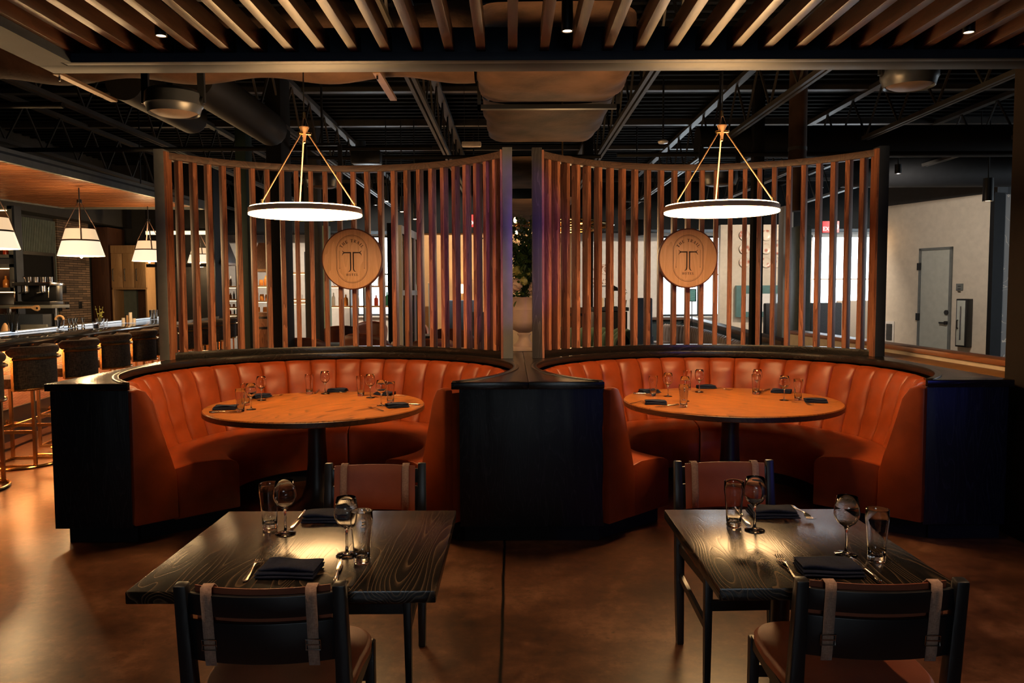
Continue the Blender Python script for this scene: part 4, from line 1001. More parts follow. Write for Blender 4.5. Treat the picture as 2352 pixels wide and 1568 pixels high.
for i, nm in enumerate(names):
    loc = barp(.33, 1.16+i*1.0); rz = BRZ+R([2, -3, 1, 0, 2, -1, 0, 1, -2, 0, 1][i])
    if s0 is None: s0 = stool(nm, loc, rz)
    else: dup(s0, loc, rz, nm)
# canopy over the bar
cz = 2.90
poly = [(-5.30, 5.6), (-4.98, 12.9), (-7.15, 12.75), (-7.9, 8.6), (-8.4, 5.6)]
cn = thing('bar_canopy', 'suspended canopy of thin orange wood slats with grey steel fascia over the bar', 'canopy', (0, 0, cz))
def edge(p, q, h, nm, mat): MB().bar((*p, h/2), (*q, h/2), .05, h).build(nm, mat, cn)
for i in range(len(poly)): edge(poly[i], poly[(i+1) % len(poly)], .14 if i in (0, 1, 4) else .08, 'fascia', 'steel_l')
mb = MB(); y = 5.7
while y < 12.7:
    xs = []
    for i in range(len(poly)):
        (x0, y0), (x1, y1) = poly[i], poly[(i+1) % len(poly)]
        if (y0-y)*(y1-y) < 0: xs.append(x0+(x1-x0)*(y-y0)/(y1-y0))
    if len(xs) == 2: mb.box(min(xs)+.03, y, .02, max(xs)-.03, y+.085, .07)
    y += .135
mb.build('slats', wood('canopy_slat', (.22, .07, .025), (.55, .22, .09), axis=0, scale=2, rings=9, rough=.4), cn, merge=False)
MB().prism([(x*.995+.0, y_) for x, y_ in poly], .075, .10).build('backing', 'black', cn)
for (x, y_) in ((-5.3, 7), (-5.1, 11)): MB().cyl((x, y_, .1), (x, y_, CEIL-cz-.01), .01, n=8).build('hanger_rod', 'black', cn)
for (px, py, Y) in ((60, 440, 9.5), (160, 455, 10.8)):
    p = at_y(px, py, Y)
# bar pendants
def shade_lamp(label, px, pyb, Y, r, top):
    p = at_y(px, pyb, Y); s = thing('shade_pendant', label, 'pendant lamp', tuple(p), R(rnd.uniform(-8, 8)), 'linen shade pendants over the bar')
    h = r*1.25; rt = r*.62
    rm = r+(rt-r)*.57
    MB().lathe([(r, 0), (rm, h*.57), (rm-.004, h*.57), (r-.005, 0)], 48, close=True).build('lamp_shade', 'shade', s)
    MB().lathe([(rm, h*.572), (rt, h), (rt-.004, h), (rm-.004, h*.572)], 48, close=True).build('upper_shade', 'shade_up', s)
    MB().lathe([(rm+.004, h*.545), (rm-.003, h*.585), (rm+.004, h*.60)], 48, close=True).build('band', 'ink', s)
    MB().lathe([(r-.008, .006), (.001, .006), (.001, .010), (r-.008, .010)], 40, close=True).build('lower_diffuser', 'softw', s)
    MB().sphere((0, 0, -.012), .016, 12).build('bulb_tip', 'bulb', s)
    zt = h+r*1.25
    for k in range(4):
        a = R(90*k+35); c_, s_ = math.cos(a), math.sin(a)
        MB().bar((c_*(rm+.009), s_*(rm+.009), h*.56), (c_*(rt+.009), s_*(rt+.009), h), .016, .008).bar((c_*(rt+.009), s_*(rt+.009), h), (c_*.015, s_*.015, zt), .014, .008).build('strap', 'ink', s, merge=False)
    MB().cyl((0, 0, zt-.01), (0, 0, zt+.03), .03, n=14).cyl((0, 0, zt+.03), (0, 0, top-p.z), .008, n=8).build('stem', 'black', s, merge=False)
    light('pendant_glow', 'POINT', (p.x, p.y, p.z-.08), 60, WARM, radius=.08)
    light('pendant_uplight', 'POINT', (p.x, p.y, p.z+h+.03), 22, WARM, radius=.05)
    return s
shade_lamp('cream shade pendant over the bar, the whole one left of the cabinets', 187, 588, 10.2, .275, 2.90)
shade_lamp('cream shade pendant half hidden by the left screen post', 343, 600, 12.4, .25, 2.90)
shade_lamp('cream shade pendant seen through the left slats', 459, 603, 16.2, .235, CEIL-.02)
shade_lamp('cream shade pendant cut by the left edge of the photo', -18, 571, 8.4, .26, 2.90)

# left wall: fluted panel, opening, stone, walnut tower, oak cabinets
XL = -8.58
def lw(px, py):
    d = ray(px, py); k = (XL-EYE.x)/d.x; P = EYE+d*k; return P
ya, yb = lw(36, 500).y, lw(124, 510).y; yc = lw(196, 520).y
mb = MB(); y = ya
mb.box(XL, ya, 0, XL+.01, yb, 2.9)
while y < yb: mb.box(XL, y, 0, XL+.03, y+.028, 2.9); y += .05
tag(mb.build('fluted_panel', 'greygreen', merge=False), 'dark grey fluted wall panel behind the espresso machine', 'wall panel')
pa, pb = lw(38, 583), lw(112, 583)
dn = thing('doorway', 'dark framed service doorway in the fluted grey panel', 'doorway', (XL+.03, pa.y, 0))
w_ = pb.y-pa.y
MB().box(.0, 0, 0, .02, w_, pa.z).build('opening', 'black_matte', dn); MB().box(.0, -.06, 0, .05, 0, pa.z+.06).box(.0, w_, 0, .05, w_+.06, pa.z+.06).box(0, 0, pa.z, .05, w_, pa.z+.06).build('frame', 'black', dn, merge=False)
struct('wall_stone', MB().box(XL-.01, yb, 0, XL+.05, yc, 2.95), 'strips')
struct('trim_6', MB().box(-8.59, 9.0, 2.95, -8.2, 17.5, 3.4), 'wall_dark')
p = lw(140, 665); o = MB().box(XL+.05, p.y-.07, p.z-.07, XL+.07, p.y+.07, p.z+.07).build('wall_sign', 'black', bevel=.004); tag(o, 'small black square notice on the stone strip wall', 'sign')
for (px, py, lb) in ((132, 705, 'left'), (148, 701, 'middle'), (178, 700, 'right')):
    p = lw(px, py); o = MB().box(XL+.05, p.y-.05, p.z-.07, XL+.065, p.y+.05, p.z+.07).build('wall_socket', 'black', bevel=.004); tag(o, 'black socket plate on the stone strip wall, %s of three' % lb, 'socket', 'black wall sockets')
p0 = at_y(200, 520, 16.2); p1 = at_y(257, 520, 16.2)
tag(MB().box(-8.57, 16.2, 0, p1.x-.09, 16.9, 2.9).build('tall_cabinet', 'walnut', bevel=.004), 'tall dark walnut cupboard left of the pale wall cabinets', 'cabinet')
c0 = at_y(257, 665, 16.2); c1 = at_y(334, 563, 16.2)
cb = thing('wall_cabinet', 'pale oak wall cabinet with three doors above a dark recess', 'cabinet', (c0.x, 16.2, 0))
w_ = c1.x-c0.x
MB().box(0, .02, c0.z, w_, .6, c1.z).box(0, 0, 0, .035, .6, c0.z).box(w_-.035, 0, 0, w_, .6, c0.z).build('carcass', 'oak_l', cb, bevel=.003, merge=False)
MB().box(0, -.01, c1.z-.16, w_, .02, c1.z).build('fascia', 'oak_l', cb, bevel=.003)
for k in range(3):
    x0 = k*w_/3+.006; x1 = (k+1)*w_/3-.006; d_ = MB().box(x0, -.012, c0.z+.04, x1, .018, c1.z-.17).build('door', 'oak_l', cb, bevel=.003)
    xh = x0+.045; zm = c0.z+.3; MB().tube([(xh, -.012, zm-.12), (xh, -.05, zm-.12), (xh, -.05, zm+.12), (xh, -.012, zm+.12)], .009, 6).build('handle', 'black', d_)
MB().box(.035, .5, 0, w_-.035, .58, c0.z).build('back_panel', 'walnut', cb); MB().box(.035, .42, 0, .3, .49, c0.z).build('door_leaf', 'greygreen', cb)
MB().box(.035, .0, .86, w_-.035, .5, .9).build('shelf_top', 'black', cb)
tag(MB().box(at_y(336, 560, 16.6).x, 16.6, 0, -6.2, 17.0, CEIL-.02).build('column', 'black_matte'), 'black column behind the oak cabinets, left of the lattice', 'column')
p0 = at_y(258, 560, 17.2)
struct('wall_service', MB().box(-8.58, 17.2, 0, -6.9, 17.3, CEIL), 'wall_dark')

# back bar boxes at far left with bottles
YB = 11.6
bb = thing('back_bar', 'grey metal back bar of glass fronted lit boxes at the far left', 'shelving', (at_y(-60, 700, YB).x, YB, 0))
bx0 = 0; bx1 = at_y(36, 700, YB).x-bb.location.x
zs = [(at_y(20, 527, YB).z, at_y(20, 472, YB).z), (at_y(20, 592, YB).z, at_y(20, 533, YB).z), (at_y(20, 668, YB).z, at_y(20, 606, YB).z)]
for (z0, z1) in zs:
    fb = MB().box(0, 0, z0, bx1, .03, z0+.05).box(0, 0, z1-.05, bx1, .03, z1).box(0, 0, z0, .06, .03, z1).box(bx1-.07, 0, z0, bx1, .03, z1).build('box_frame', 'steel_l', bb, bevel=.002, merge=False)
    MB().box(0, .03, z0-.01, bx1, .16, z0+.01).build('shelf', 'steel', fb); MB().box(0, .15, z0, bx1, .16, z1).build('back', 'walnut', fb)
    MB().box(.06, .02, z1-.075, bx1-.08, .03, z1-.06).build('led', 'ledw', fb)
MB().box(bx1, 0, 0, bx1+.035, .17, zs[0][1]).build('end_panel', 'steel', bb)
MB().box(0, -.1, 0, bx1, .4, 1.02).box(0, -.12, 1.02, bx1+.6, .42, 1.06).build('base_cabinet', 'steel', bb, merge=False)
MB().box(0, .15, 1.06, bx1, .16, zs[2][0]).build('splashback', 'walnut', bb); MB().box(.1, .1, zs[2][0]-.03, bx1-.05, .14, zs[2][0]-.012).build('task_light', 'ledw', bb)
# bottles
def bottle_mesh(kind, mat):
    pr = {'tall': [(.001, 0), (.036, 0), (.038, .005), (.038, .17), (.034, .2), (.015, .235), (.013, .30), (.001, .302)], 'square': [(.001, 0), (.044, 0), (.046, .006), (.046, .13), (.04, .155), (.016, .175), (.015, .225), (.001, .227)],
          'jar': [(.001, 0), (.05, 0), (.052, .006), (.052, .1), (.045, .115), (.045, .14), (.001, .142)], 'glass': [(.001, 0), (.03, 0), (.036, .11), (.034, .11), (.028, .008), (.001, .008)]}[kind]
    return MB().lathe(pr, 16).mesh(kind+'_bottle', mat, angle=50)
M['amber_s'] = plain('amber_bottle', (.62, .22, .04), .12); M['clear_s'] = plain('pale_bottle', (.62, .56, .46), .12); M['dark_s'] = plain('dark_bottle', (.02, .02, .018), .12); M['red_s'] = plain('red_bottle', (.45, .05, .02), .15); M['green_s'] = plain('green_bottle', (.03, .16, .08), .12)
BM = {k: bottle_mesh(*v) for k, v in {'amber': ('square', 'amber_s'), 'pale': ('tall', 'clear_s'), 'dark': ('tall', 'dark_s'), 'red': ('square', 'red_s'), 'green': ('tall', 'green_s'), 'jar': ('jar', 'amber_s'), 'tumbler': ('glass', 'glass')}.items()}
WORD = {'amber': ('bottle', 'squat amber bottle'), 'pale': ('bottle', 'tall pale bottle'), 'dark': ('bottle', 'tall black bottle'), 'red': ('bottle', 'squat red bottle'), 'green': ('bottle', 'tall green bottle'), 'jar': ('storage_jar', 'wide amber jar'), 'tumbler': ('tumbler', 'small clear tumbler')}
def bottles(x0, x1, y, z, kinds, step, where, sc=1.0, ups=(), jy=.03):
    x = x0+step*.5; i = 0; cnt = {}
    while x < x1-step*.3:
        k = kinds[i % len(kinds)]; nm, lb = WORD[k]; xx = x+rnd.uniform(-.01, .01); i += 1; x += step
        if any(abs(xx-u) < .07 for u in ups): continue
        o = bpy.data.objects.new(nm, BM[k]); COL.objects.link(o); o.location = (xx, y+rnd.uniform(-jy, jy), z+.001); s_ = sc*rnd.uniform(.92, 1.08); o.scale = (s_, s_, s_)
        c_ = cnt.get(k, 0); cnt[k] = c_+1; many = len(kinds) > 0
        tag(o, lb+' '+where+', '+ordn(c_)+' from left', 'jar' if k == 'jar' else ('glass' if k == 'tumbler' else 'bottle'), lb+'s '+where)
for i, (z0, z1) in enumerate(zs):
    bottles(bb.location.x+bx1-.5, bb.location.x+bx1-.06, YB+.085, z0+.01, [['tumbler', 'amber', 'tumbler'], ['red', 'amber', 'red'], ['pale', 'tumbler', 'amber']][i], .13, 'in the %s box of the back bar' % ['top', 'middle', 'bottom'][i], .9, jy=.01)

# things behind and on the bar
def lathe_thing(name, label, cat, p, prof, mat, part=None, n=24, group=None):
    if part is None: o = MB().lathe(prof, n).build(name, mat); o.location = p; return tag(o, label, cat, group)
p = at_y(86, 700, 11.3)
sh = thing('steel_shelf', 'raised steel shelf carrying the espresso machine behind the bar', 'shelf', (p.x, 11.3, 0))
MB().box(-.42, -.2, p.z-.045, .32, .25, p.z-.0).build('top', 'steel_l', sh, bevel=.003)
for x in (-.38, .27): MB().box(x, -.1, 0, x+.04, -.06, p.z-.045).build('leg', 'chrome', sh)
em = thing('espresso_machine', 'chrome espresso machine with two group heads on the raised steel shelf', 'coffee machine', (p.x, 11.3, p.z+.001))
MB().box(-.26, -.14, 0, .26, .2, .05).build('drip_tray', 'black', em, bevel=.006); MB().box(-.26, .04, .05, .26, .2, .30).build('body', 'black', em, bevel=.02)
MB().box(-.27, -.14, .27, .27, .2, .32).build('cup_tray', 'chrome', em, bevel=.01)
for x in (-.12, .12):
    g_ = MB().cyl((x, -.06, .19), (x, -.06, .27), .045, n=20).build('group_head', 'chrome', em); MB().cyl((x, -.06, .17), (x, -.06, .19), .038, n=18).cyl((x, -.1, .18), (x, -.22, .165), .011, n=8).build('portafilter', 'black', g_, merge=False)
for x in (-.24, .24): MB().tube([(x, -.1, .27), (x+.02, -.16, .24), (x+.02, -.17, .1)], .006, 8).build('steam_wand', 'chrome', em)
MB().tube([(-.2, .1, .32), (-.2, .02, .40), (-.08, -.02, .40), (-.06, -.04, .28)], .009, 8).build('lever_pipe', 'chrome', em)
for i, x in enumerate((-.15, -.05, .06, .16)):
    o = MB().lathe([(.001, 0), (.032, 0), (.036, .075), (.032, .075), (.028, .004), (.001, .004)], 18).build('steel_cup', 'chrome'); o.location = (p.x+x, 11.36, p.z+.323); tag(o, 'polished metal cup standing on the espresso machine, '+ordn(i)+' from left', 'cup', 'metal cups on the espresso machine')
p = at_y(72, 708, 11.08)
cbd = thing('paddle_board', 'wooden paddle board with a holed handle behind the bar', 'board', tuple(p))
m_ = MB(); m_.M = Matrix.Rotation(R(90), 4, 'X')
m_.prism([(-.30, .02), (.02, .03), (.06, .045), (.10, .045), (.12, .02), (.12, -.02), (.09, -.04), (.05, -.03), (.0, .0), (-.30, -.005)], -.01, .01).build('blade', 'oak_l', cbd, bevel=.003)
m_ = MB(); m_.M = Matrix.Rotation(R(90), 4, 'X'); m_.lathe([(.001, .0105), (.016, .0105), (.016, .0125), (.001, .0125)], 16, c=(.085, .003, 0)).build('hole', 'black', cbd)
tag(MB().box(at_y(-40, 700, 10.9).x, 10.95, 0, at_y(92, 700, 10.9).x, 11.17, at_y(60, 722, 10.9).z).build('work_bench', 'steel', bevel=.004), 'dark steel work bench behind the bar under the raised shelf', 'bench')
p = at_y(5, 699, 11.0); o = MB().box(-.12, 0, 0, .10, .02, .17).build('till_screen', 'black', bevel=.005); o.location = (p.x, 11.08, p.z); o.rotation_euler = (R(-14), 0, R(20)); tag(o, 'small dark till screen behind the bar at the far left', 'screen')
p = at_y(100, 758, 10.6); bxx = at_y(82, 744, 10.6)
ub = thing('undercounter_fridge', 'grey undercounter fridge door behind the bar', 'fridge', (at_y(46, 740, 10.88).x, 10.88, 0))
MB().box(0, 0, 0, .36, .04, 1.13).build('door', 'steel_l', ub, bevel=.004); MB().tube([(.05, 0, 1.0), (.05, -.04, 1.0), (.05, -.04, .8), (.05, 0, .8)], .008, 6).build('handle', 'black', ub)
BT = 1.072
def onbar(px, py, z=BT): q = at_z(px, py, z); return (q.x, q.y, z)
def tumbler(parent_label, px, py, h=.13, r=.042):
    o = thing('tumbler', parent_label, 'glass', onbar(px, py)); MB().lathe([(.001, 0), (r*.85, 0), (r, h), (r-.003, h), (r*.8, .01), (.001, .01)], 28).build('glass', 'glass', o); return o
o = tumbler('tumbler full of black drinking straws on the bar at the left', 30, 765, .14, .055)
mb = MB()
for i in range(26):
    a, rr = rnd.random()*6.28, rnd.random()*.035; mb.cyl((rr*math.cos(a)*.7, rr*math.sin(a)*.7, .015), (rr*math.cos(a)*2.8, rr*math.sin(a)*2.8, .25+rnd.random()*.02), .0035, n=6)
mb.build('straws', 'black', o, merge=False)['kind'] = 'stuff'
o = tumbler('glass holding a curled peel beside the jiggers on the bar', 138, 756, .13, .055)
MB().tube([(.05*math.cos(a*.4)*1.1, 0, .13+.05*math.sin(a*.4)) for a in range(0, 9)], .016, 8).build('peel', 'oak_l', o)
MB().tube([(-.02, 0, .02), (.0, 0, .1), (.03, 0, .16)], .014, 8).build('peel_end', 'black', o)
jm = MB().lathe([(.001, 0), (.022, 0), (.024, .003), (.008, .055), (.008, .06), (.024, .12), (.021, .12), (.001, .07)], 20).mesh('jigger', 'chrome')
for i, (px, py) in enumerate([(160, 753), (169, 752), (175, 751), (191, 750)]):
    o = bpy.data.objects.new('jigger', jm); COL.objects.link(o); o.location = onbar(px, py); o.scale = (1.1, 1.1, 1.1); tag(o, ['dark metal jigger, leftmost of the four on the bar', 'dark metal jigger, second of the four on the bar', 'dark metal jigger, third of the four on the bar', 'dark metal jigger standing apart at the right of the four'][i], 'jigger', 'jiggers on the bar')
o = tumbler('tumbler of herbs and picks on the bar near the walnut cupboard', 230, 750, .12, .06)
mb = MB()
for i in range(9):
    a = rnd.random()*6.28; x, y, z = .05*math.cos(a)*rnd.random(), .04*math.sin(a), .14+rnd.random()*.13; mb.sphere((x, y, z), .018, 6, (1, .5, .6))
mb.cyl((.0, 0, .02), (-.06, 0, .30), .003, n=6).cyl((0, 0, .02), (.05, 0, .29), .003, n=6).cyl((0, 0, .02), (0, 0, .30), .003, n=6).build('sprigs', 'leaf_y', o, merge=False)
o = tumbler('orange lit tumbler beside the herb tumbler on the bar', 221, 756, .10, .045); MB().cyl((0, 0, .012), (0, 0, .07), .032).build('drink', 'amber_s', o)
o = tumbler('empty tumbler right of the herb tumbler on the bar', 240, 749, .11, .045)
for i, (px, py, lb) in enumerate([(349, 733, 'left'), (357, 732, 'right')]):
    o = MB().lathe([(.001, 0), (.034, 0), (.046, .17), (.043, .17), (.032, .005), (.001, .005)], 24).build('shaker_tin', 'chrome'); o.location = onbar(px, py); tag(o, 'polished cocktail shaker tin, the %s of two beside the screen post' % lb, 'shaker', 'shaker tins on the bar')
o = thing('condiment_set', 'small cluster of white cups and jars on the bar before the oak cabinet', 'cups', onbar(296, 741))
for i, (x, y, h, m) in enumerate([(-.09, 0, .08, 'ceramic'), (-.03, .03, .12, 'oak_l'), (.03, 0, .17, 'ceramic'), (.08, .02, .07, 'ceramic'), (-.06, .06, .14, 'black')]): MB().cyl((x, y, 0), (x, y, h), .026, n=16).build('cup', m, o)
o = MB().lathe([(.001, 0), (.055, 0), (.03, .08), (.012, .11), (.001, .115)], 20).build('linen_bag', 'oak_l'); o.location = onbar(12, 762); tag(o, 'small tied hessian bag left of the straw tumbler', 'bag')

# ============================================================ BEHIND THE SCREENS
def colm(label, px0, px1, Y, depth, mat, top=None, z0=0.0):
    a, b = at_y(px0, 700, Y), at_y(px1, 700, Y); o = MB().box(a.x, Y, z0, b.x, Y+depth, top or CEIL-.02).build('column', mat, bevel=.004); return tag(o, label, 'column')
colm('slim dark green column behind the left lattice, nearest the bar end', 549, 573, 12.2, .3, 'green_dk')
colm('broad black column behind the left ring lamp', 619, 654, 9.8, .42, 'black_matte')
colm('dark brown column just right of the broad black one', 703, 734, 13.2, .3, 'wall_dark')
colm('pale green column left of the left hotel sign', 742, 757, 16.8, .2, 'green_pt', at_y(750, 518, 16.8).z)
colm('black column behind the slats right of the left hotel sign', 891, 906, 14.0, .2, 'black_matte', at_y(898, 512, 14).z)
colm('black column left of the white wall behind the right lattice', 1341, 1362, 13.2, .25, 'black_matte')
colm('black square column below the right ring lamp', 1727, 1751, 10.6, .14, 'black_matte')
colm('pale square column right of the black one behind the right lattice', 1797, 1819, 15.6, .3, 'wall_white', 3.2)
colm('grey green pier left of the bright far window', 1833, 1861, 14.2, .4, 'greygreen', at_y(1846, 518, 14.2).z)
UPX = []
def shelf_unit(label, px0, px1, Y, ys, mat, ups=(), bottom=None):
    x0, x1 = at_y(px0, 700, Y).x, at_y(px1, 700, Y).x; s = thing('shelf_unit', label, 'shelving', (x0, Y, 0)); zz = []
    for y_ in ys:
        z = at_y((px0+px1)/2, y_, Y).z; zz.append(z); b_ = MB().box(0, 0, z-.035, x1-x0, .3, z).build('shelf', mat, s, bevel=.002)
        MB().box(.02, .25, z-.05, x1-x0-.02, .28, z-.037).build('led', 'ledw', b_)
    top = max(zz)+.5
    for u in (0, *ups, 1): x = (x1-x0-.03)*u; UPX.append(x0+x+.015); MB().box(x, .0, 0, x+.03, .3, top).build('upright', 'black', s)
    return x0, x1, zz
x0, x1, zz = shelf_unit('lit bottle shelves behind the bar end, seen through the left slats', 384, 546, 18.2, [657, 687, 705, 722], 'shelf_w', (.25, .58))
bottles(x0, x1, 18.35, zz[0], ['pale', 'tumbler', 'pale', 'amber'], .085, 'on the top shelf behind the bar end', .75, ups=UPX); bottles(x0, x1, 18.35, zz[1], ['amber', 'pale', 'dark', 'amber'], .085, 'on the second shelf behind the bar end', .6, ups=UPX)
bottles(x0, x1, 18.35, zz[2], ['jar', 'amber', 'dark', 'jar'], .09, 'on the third shelf behind the bar end', .45, ups=UPX); bottles(x0, x1, 18.35, zz[3], ['green', 'amber', 'red'], .12, 'on the lowest shelf behind the bar end', .45, ups=UPX)
x0, x1, zz = shelf_unit('lit shelves of golden jars between the green and black columns', 566, 640, 18.6, [655, 690, 718], 'shelf_w')
bottles(x0, x1, 18.75, zz[0], ['jar', 'amber'], .12, 'on the top shelf between the columns', ups=UPX); bottles(x0, x1, 18.75, zz[1], ['jar', 'dark', 'jar'], .13, 'on the middle shelf between the columns', ups=UPX); bottles(x0, x1, 18.75, zz[2], ['jar'], .16, 'on the low shelf between the columns', ups=UPX)
x0, x1, zz = shelf_unit('open shelves of bottles in front of the far window at left', 744, 902, 18.6, [656, 702], 'shelf_w', (.38, .58))
bottles(x0, x1, 18.75, zz[0], ['pale', 'tumbler', 'amber', 'tumbler'], .15, 'on the upper shelf before the far window', .9, ups=UPX); bottles(x0, x1, 18.75, zz[1], ['red', 'pale', 'green', 'amber'], .14, 'on the lower shelf before the far window', 1.1, ups=UPX)
x0, x1, zz = shelf_unit('narrow lit shelves of glassware right of the black column', 664, 704, 19.5, [625, 686, 694], 'shelf_w')
bottles(x0, x1, 19.6, zz[1], ['tumbler', 'pale'], .12, 'on the shelf right of the black column', ups=UPX)
# hoods
def hood(label, pxl, pxr, ptl, ptr, pyt, pyb, Y):
    s = thing('copper_hood', label, 'hood', (0, 0, 0)); a, b = at_y(pxl, pyb, Y), at_y(pxr, pyb, Y); c_, d = at_y(ptl, pyt, Y), at_y(ptr, pyt, Y)
    vs = [(a.x, Y, a.z), (b.x, Y, a.z), (b.x, Y+.7, a.z), (a.x, Y+.7, a.z), (c_.x, Y+.2, c_.z), (d.x, Y+.2, c_.z), (d.x, Y+.5, c_.z), (c_.x, Y+.5, c_.z)]
    MB().add(vs, [(0, 3, 2, 1), (4, 5, 6, 7), (0, 1, 5, 4), (1, 2, 6, 5), (2, 3, 7, 6), (3, 0, 4, 7)]).build('canopy', 'walnut', s, bevel=.006)
    MB().box(a.x-.02, Y-.02, a.z-.05, b.x+.02, Y+.72, a.z).build('rim', 'bronze', s); MB().box((c_.x+d.x)/2-.12, Y+.22, c_.z, (c_.x+d.x)/2+.12, Y+.46, CEIL-.02).build('flue', 'black', s)
hood('dark tapered cooking hood behind the shade pendant', 462, 520, 478, 503, 543, 603, 17.0)
hood('dark tapered cooking hood left of the broad black column', 574, 650, 586, 640, 556, 618, 17.0)
a, b = at_y(378, 530, 16.9), at_y(520, 530, 16.9)
hs = thing('lit_gantry', 'hanging metal gantry with a warm light strip above the bar end', 'gantry', (a.x, 16.0, 0)); w_ = b.x-a.x
MB().box(0, 0, at_y(450, 529, 16).z, w_, .1, at_y(450, 524, 16).z).box(0, 0, at_y(450, 613, 16).z, w_, .1, at_y(450, 606, 16).z).build('beam', 'black', hs, merge=False)
MB().box(0, .02, at_y(450, 538, 16).z, w_, .06, at_y(450, 530, 16).z).build('light_strip', 'softw', hs)
for x in (.05, w_*.5, w_-.08): MB().cyl((x, .05, at_y(450, 524, 16).z), (x, .05, CEIL-.02), .01, n=8).build('hanger', 'black', hs); MB().cyl((x, .05, at_y(450, 606, 16).z), (x, .05, at_y(450, 529, 16).z), .008, n=8).build('tie', 'black', hs)
def barrel(label, px, pyt, Y, r, h):
    p = at_y(px, pyt, Y); b = thing('barrel', label, 'barrel', (p.x, Y, 0), 0, 'oak barrels'); h = p.z
    MB().lathe([(.001, 0), (r*.82, 0), (r*.93, h*.2), (r, h*.5), (r*.93, h*.8), (r*.82, h), (.001, h-.02)], 36).build('staves', 'barrel', b)
    for f in (.1, .3, .7, .9): rr = r*(1-.18*abs(f-.5)**1.6*3.0)+.006; MB().lathe([(rr, h*f-.025), (rr, h*f+.025), (rr-.02, h*f+.025), (rr-.02, h*f-.025)], 36, close=True).build('hoop', 'black', b)
barrel('oak barrel with black hoops left of the broad black column', 604, 717, 17.6, .33, 1)
barrel('oak barrel with black hoops behind the first slats of the right screen', 1324, 706, 14.6, .3, 1)

# glazed partition
a = at_y(918, 517, 12.0); b = at_y(967, 536, 14.2); gp = thing('glass_partition', 'white framed dark glass folding doors behind the left lattice', 'partition', (a.x, 12.0, 0), math.atan2(2.2, b.x-a.x)); Lp = math.hypot(b.x-a.x, 2.2); zt = a.z
n = 5
for i in range(n+1): MB().box(Lp*i/n-.03, -.03, 0, Lp*i/n+.03, .03, zt).build('stile', 'wall_white', gp)
MB().box(0, -.03, zt-.12, Lp, .03, zt).box(0, -.03, 1.50, Lp, .03, 1.58).box(0, -.03, 0, Lp, .03, .12).build('rails', 'wall_white', gp, merge=False)
for i in range(n): MB().box(Lp*i/n+.03, -.005, .12, Lp*(i+1)/n-.03, .005, zt-.12).build('glass', 'dpane', gp)
def sign_exit(label, px0, px1, py0, py1, Y, arrow):
    a, b = at_y(px0, py1, Y), at_y(px1, py0, Y); w, h = b.x-a.x, b.z-a.z; s = thing('exit_sign', label, 'sign', ((a.x+b.x)/2, Y, a.z))
    MB().box(-w/2-.01, 0, -.01, w/2+.01, .05, h+.01).build('case', 'steel_l', s, bevel=.004); MB().box(-w/2, -.008, 0, w/2, -.001, h).build('face', 'exit', s)
    mb = MB(); mb.M = Matrix.Translation((-.04 if arrow else 0, -.0085, h*.18)); text_line(mb, 'EXIT', min(h*.66, w*.80/3.2 if not arrow else w*.70/3.2), .003, gap=.12); mb.M = Matrix()
    if arrow: mb.bar((w*.36, -.010, h*.72), (w*.45, -.010, h*.5), .004, .02).bar((w*.45, -.010, h*.5), (w*.36, -.010, h*.28), .004, .02)
    mb.build('letters', 'exitw', s, merge=False); MB().cyl((0, .03, h), (0, .03, CEIL-a.z-.01), .012, n=8).build('stem', 'black', s)
sign_exit('glowing red exit sign hanging behind the left lattice', 1071, 1106, 493, 521, 14.0, False)
sign_exit('glowing red exit sign with arrow hanging behind the right lattice', 1889, 1927, 508, 534, 14.0, True)

# tub chairs and dark tables behind the left screen
def tub(label, loc, rz, mat='leather_brown', grp='brown leather tub chairs'):
    c = thing('tub_chair', label, 'chair', loc, rz, grp)
    A = R(105)
    def shell(u, v):
        a = -A+2*A*u; top = .96-.30*abs((u-.5)*2)**2.6; z = .40+(top-.40)*v; r = .285+.045*v; return (r*math.sin(a), -r*math.cos(a), z)
    sh_ = MB().grid(shell, 36, 8).build('backrest', mat, c, angle=60); sd = sh_.modifiers.new('thickness', 'SOLIDIFY'); sd.thickness = .045; sd.offset = 1
    MB().tube([(lambda q: (q[0]*1.0, q[1]*1.0, q[2]))(shell(i/36, 1)) for i in range(37)], .007, 6).build('piping', 'leather_chair', c)
    MB().lathe([(.001, .40), (.27, .40), (.28, .43), (.27, .48), (.22, .50), (.001, .505)], 32).build('seat', mat, c)
    for (x, y) in ((-.19, -.19), (.19, -.19), (-.19, .19), (.19, .19)): MB().cyl((x*1.15, y*1.15, 0), (x, y, .41), .012, .018, n=10).build('leg', 'black', c)
    return c
tc = None
for (px, Y, rz, lb) in [(697, 10.6, 5, 'rounded brown leather chair, leftmost behind the left lattice'), (777, 14.3, 20, 'rounded brown leather chair behind the slat left of the hotel sign'), (842, 11.6, -8, 'rounded brown leather chair straight below the left hotel sign'), (846, 15.8, 180, 'brown leather chair far below the left hotel sign'), (942, 15.6, 190, 'brown leather chair in front of the white framed doors'), (990, 10.2, 12, 'large brown chair back between the white doors and the lamp'), (1047, 13.0, -20, 'brown leather chair below the shaded lamp'), (905, 9.15, -6, 'brown leather chair nearest the left lattice, right of its sign')]:
    loc = (at_y(px, 700, Y).x, Y, 0)
    if tc is None: tc = tub(lb, loc, R(rz))
    else: dup(tc, loc, R(rz), lb)
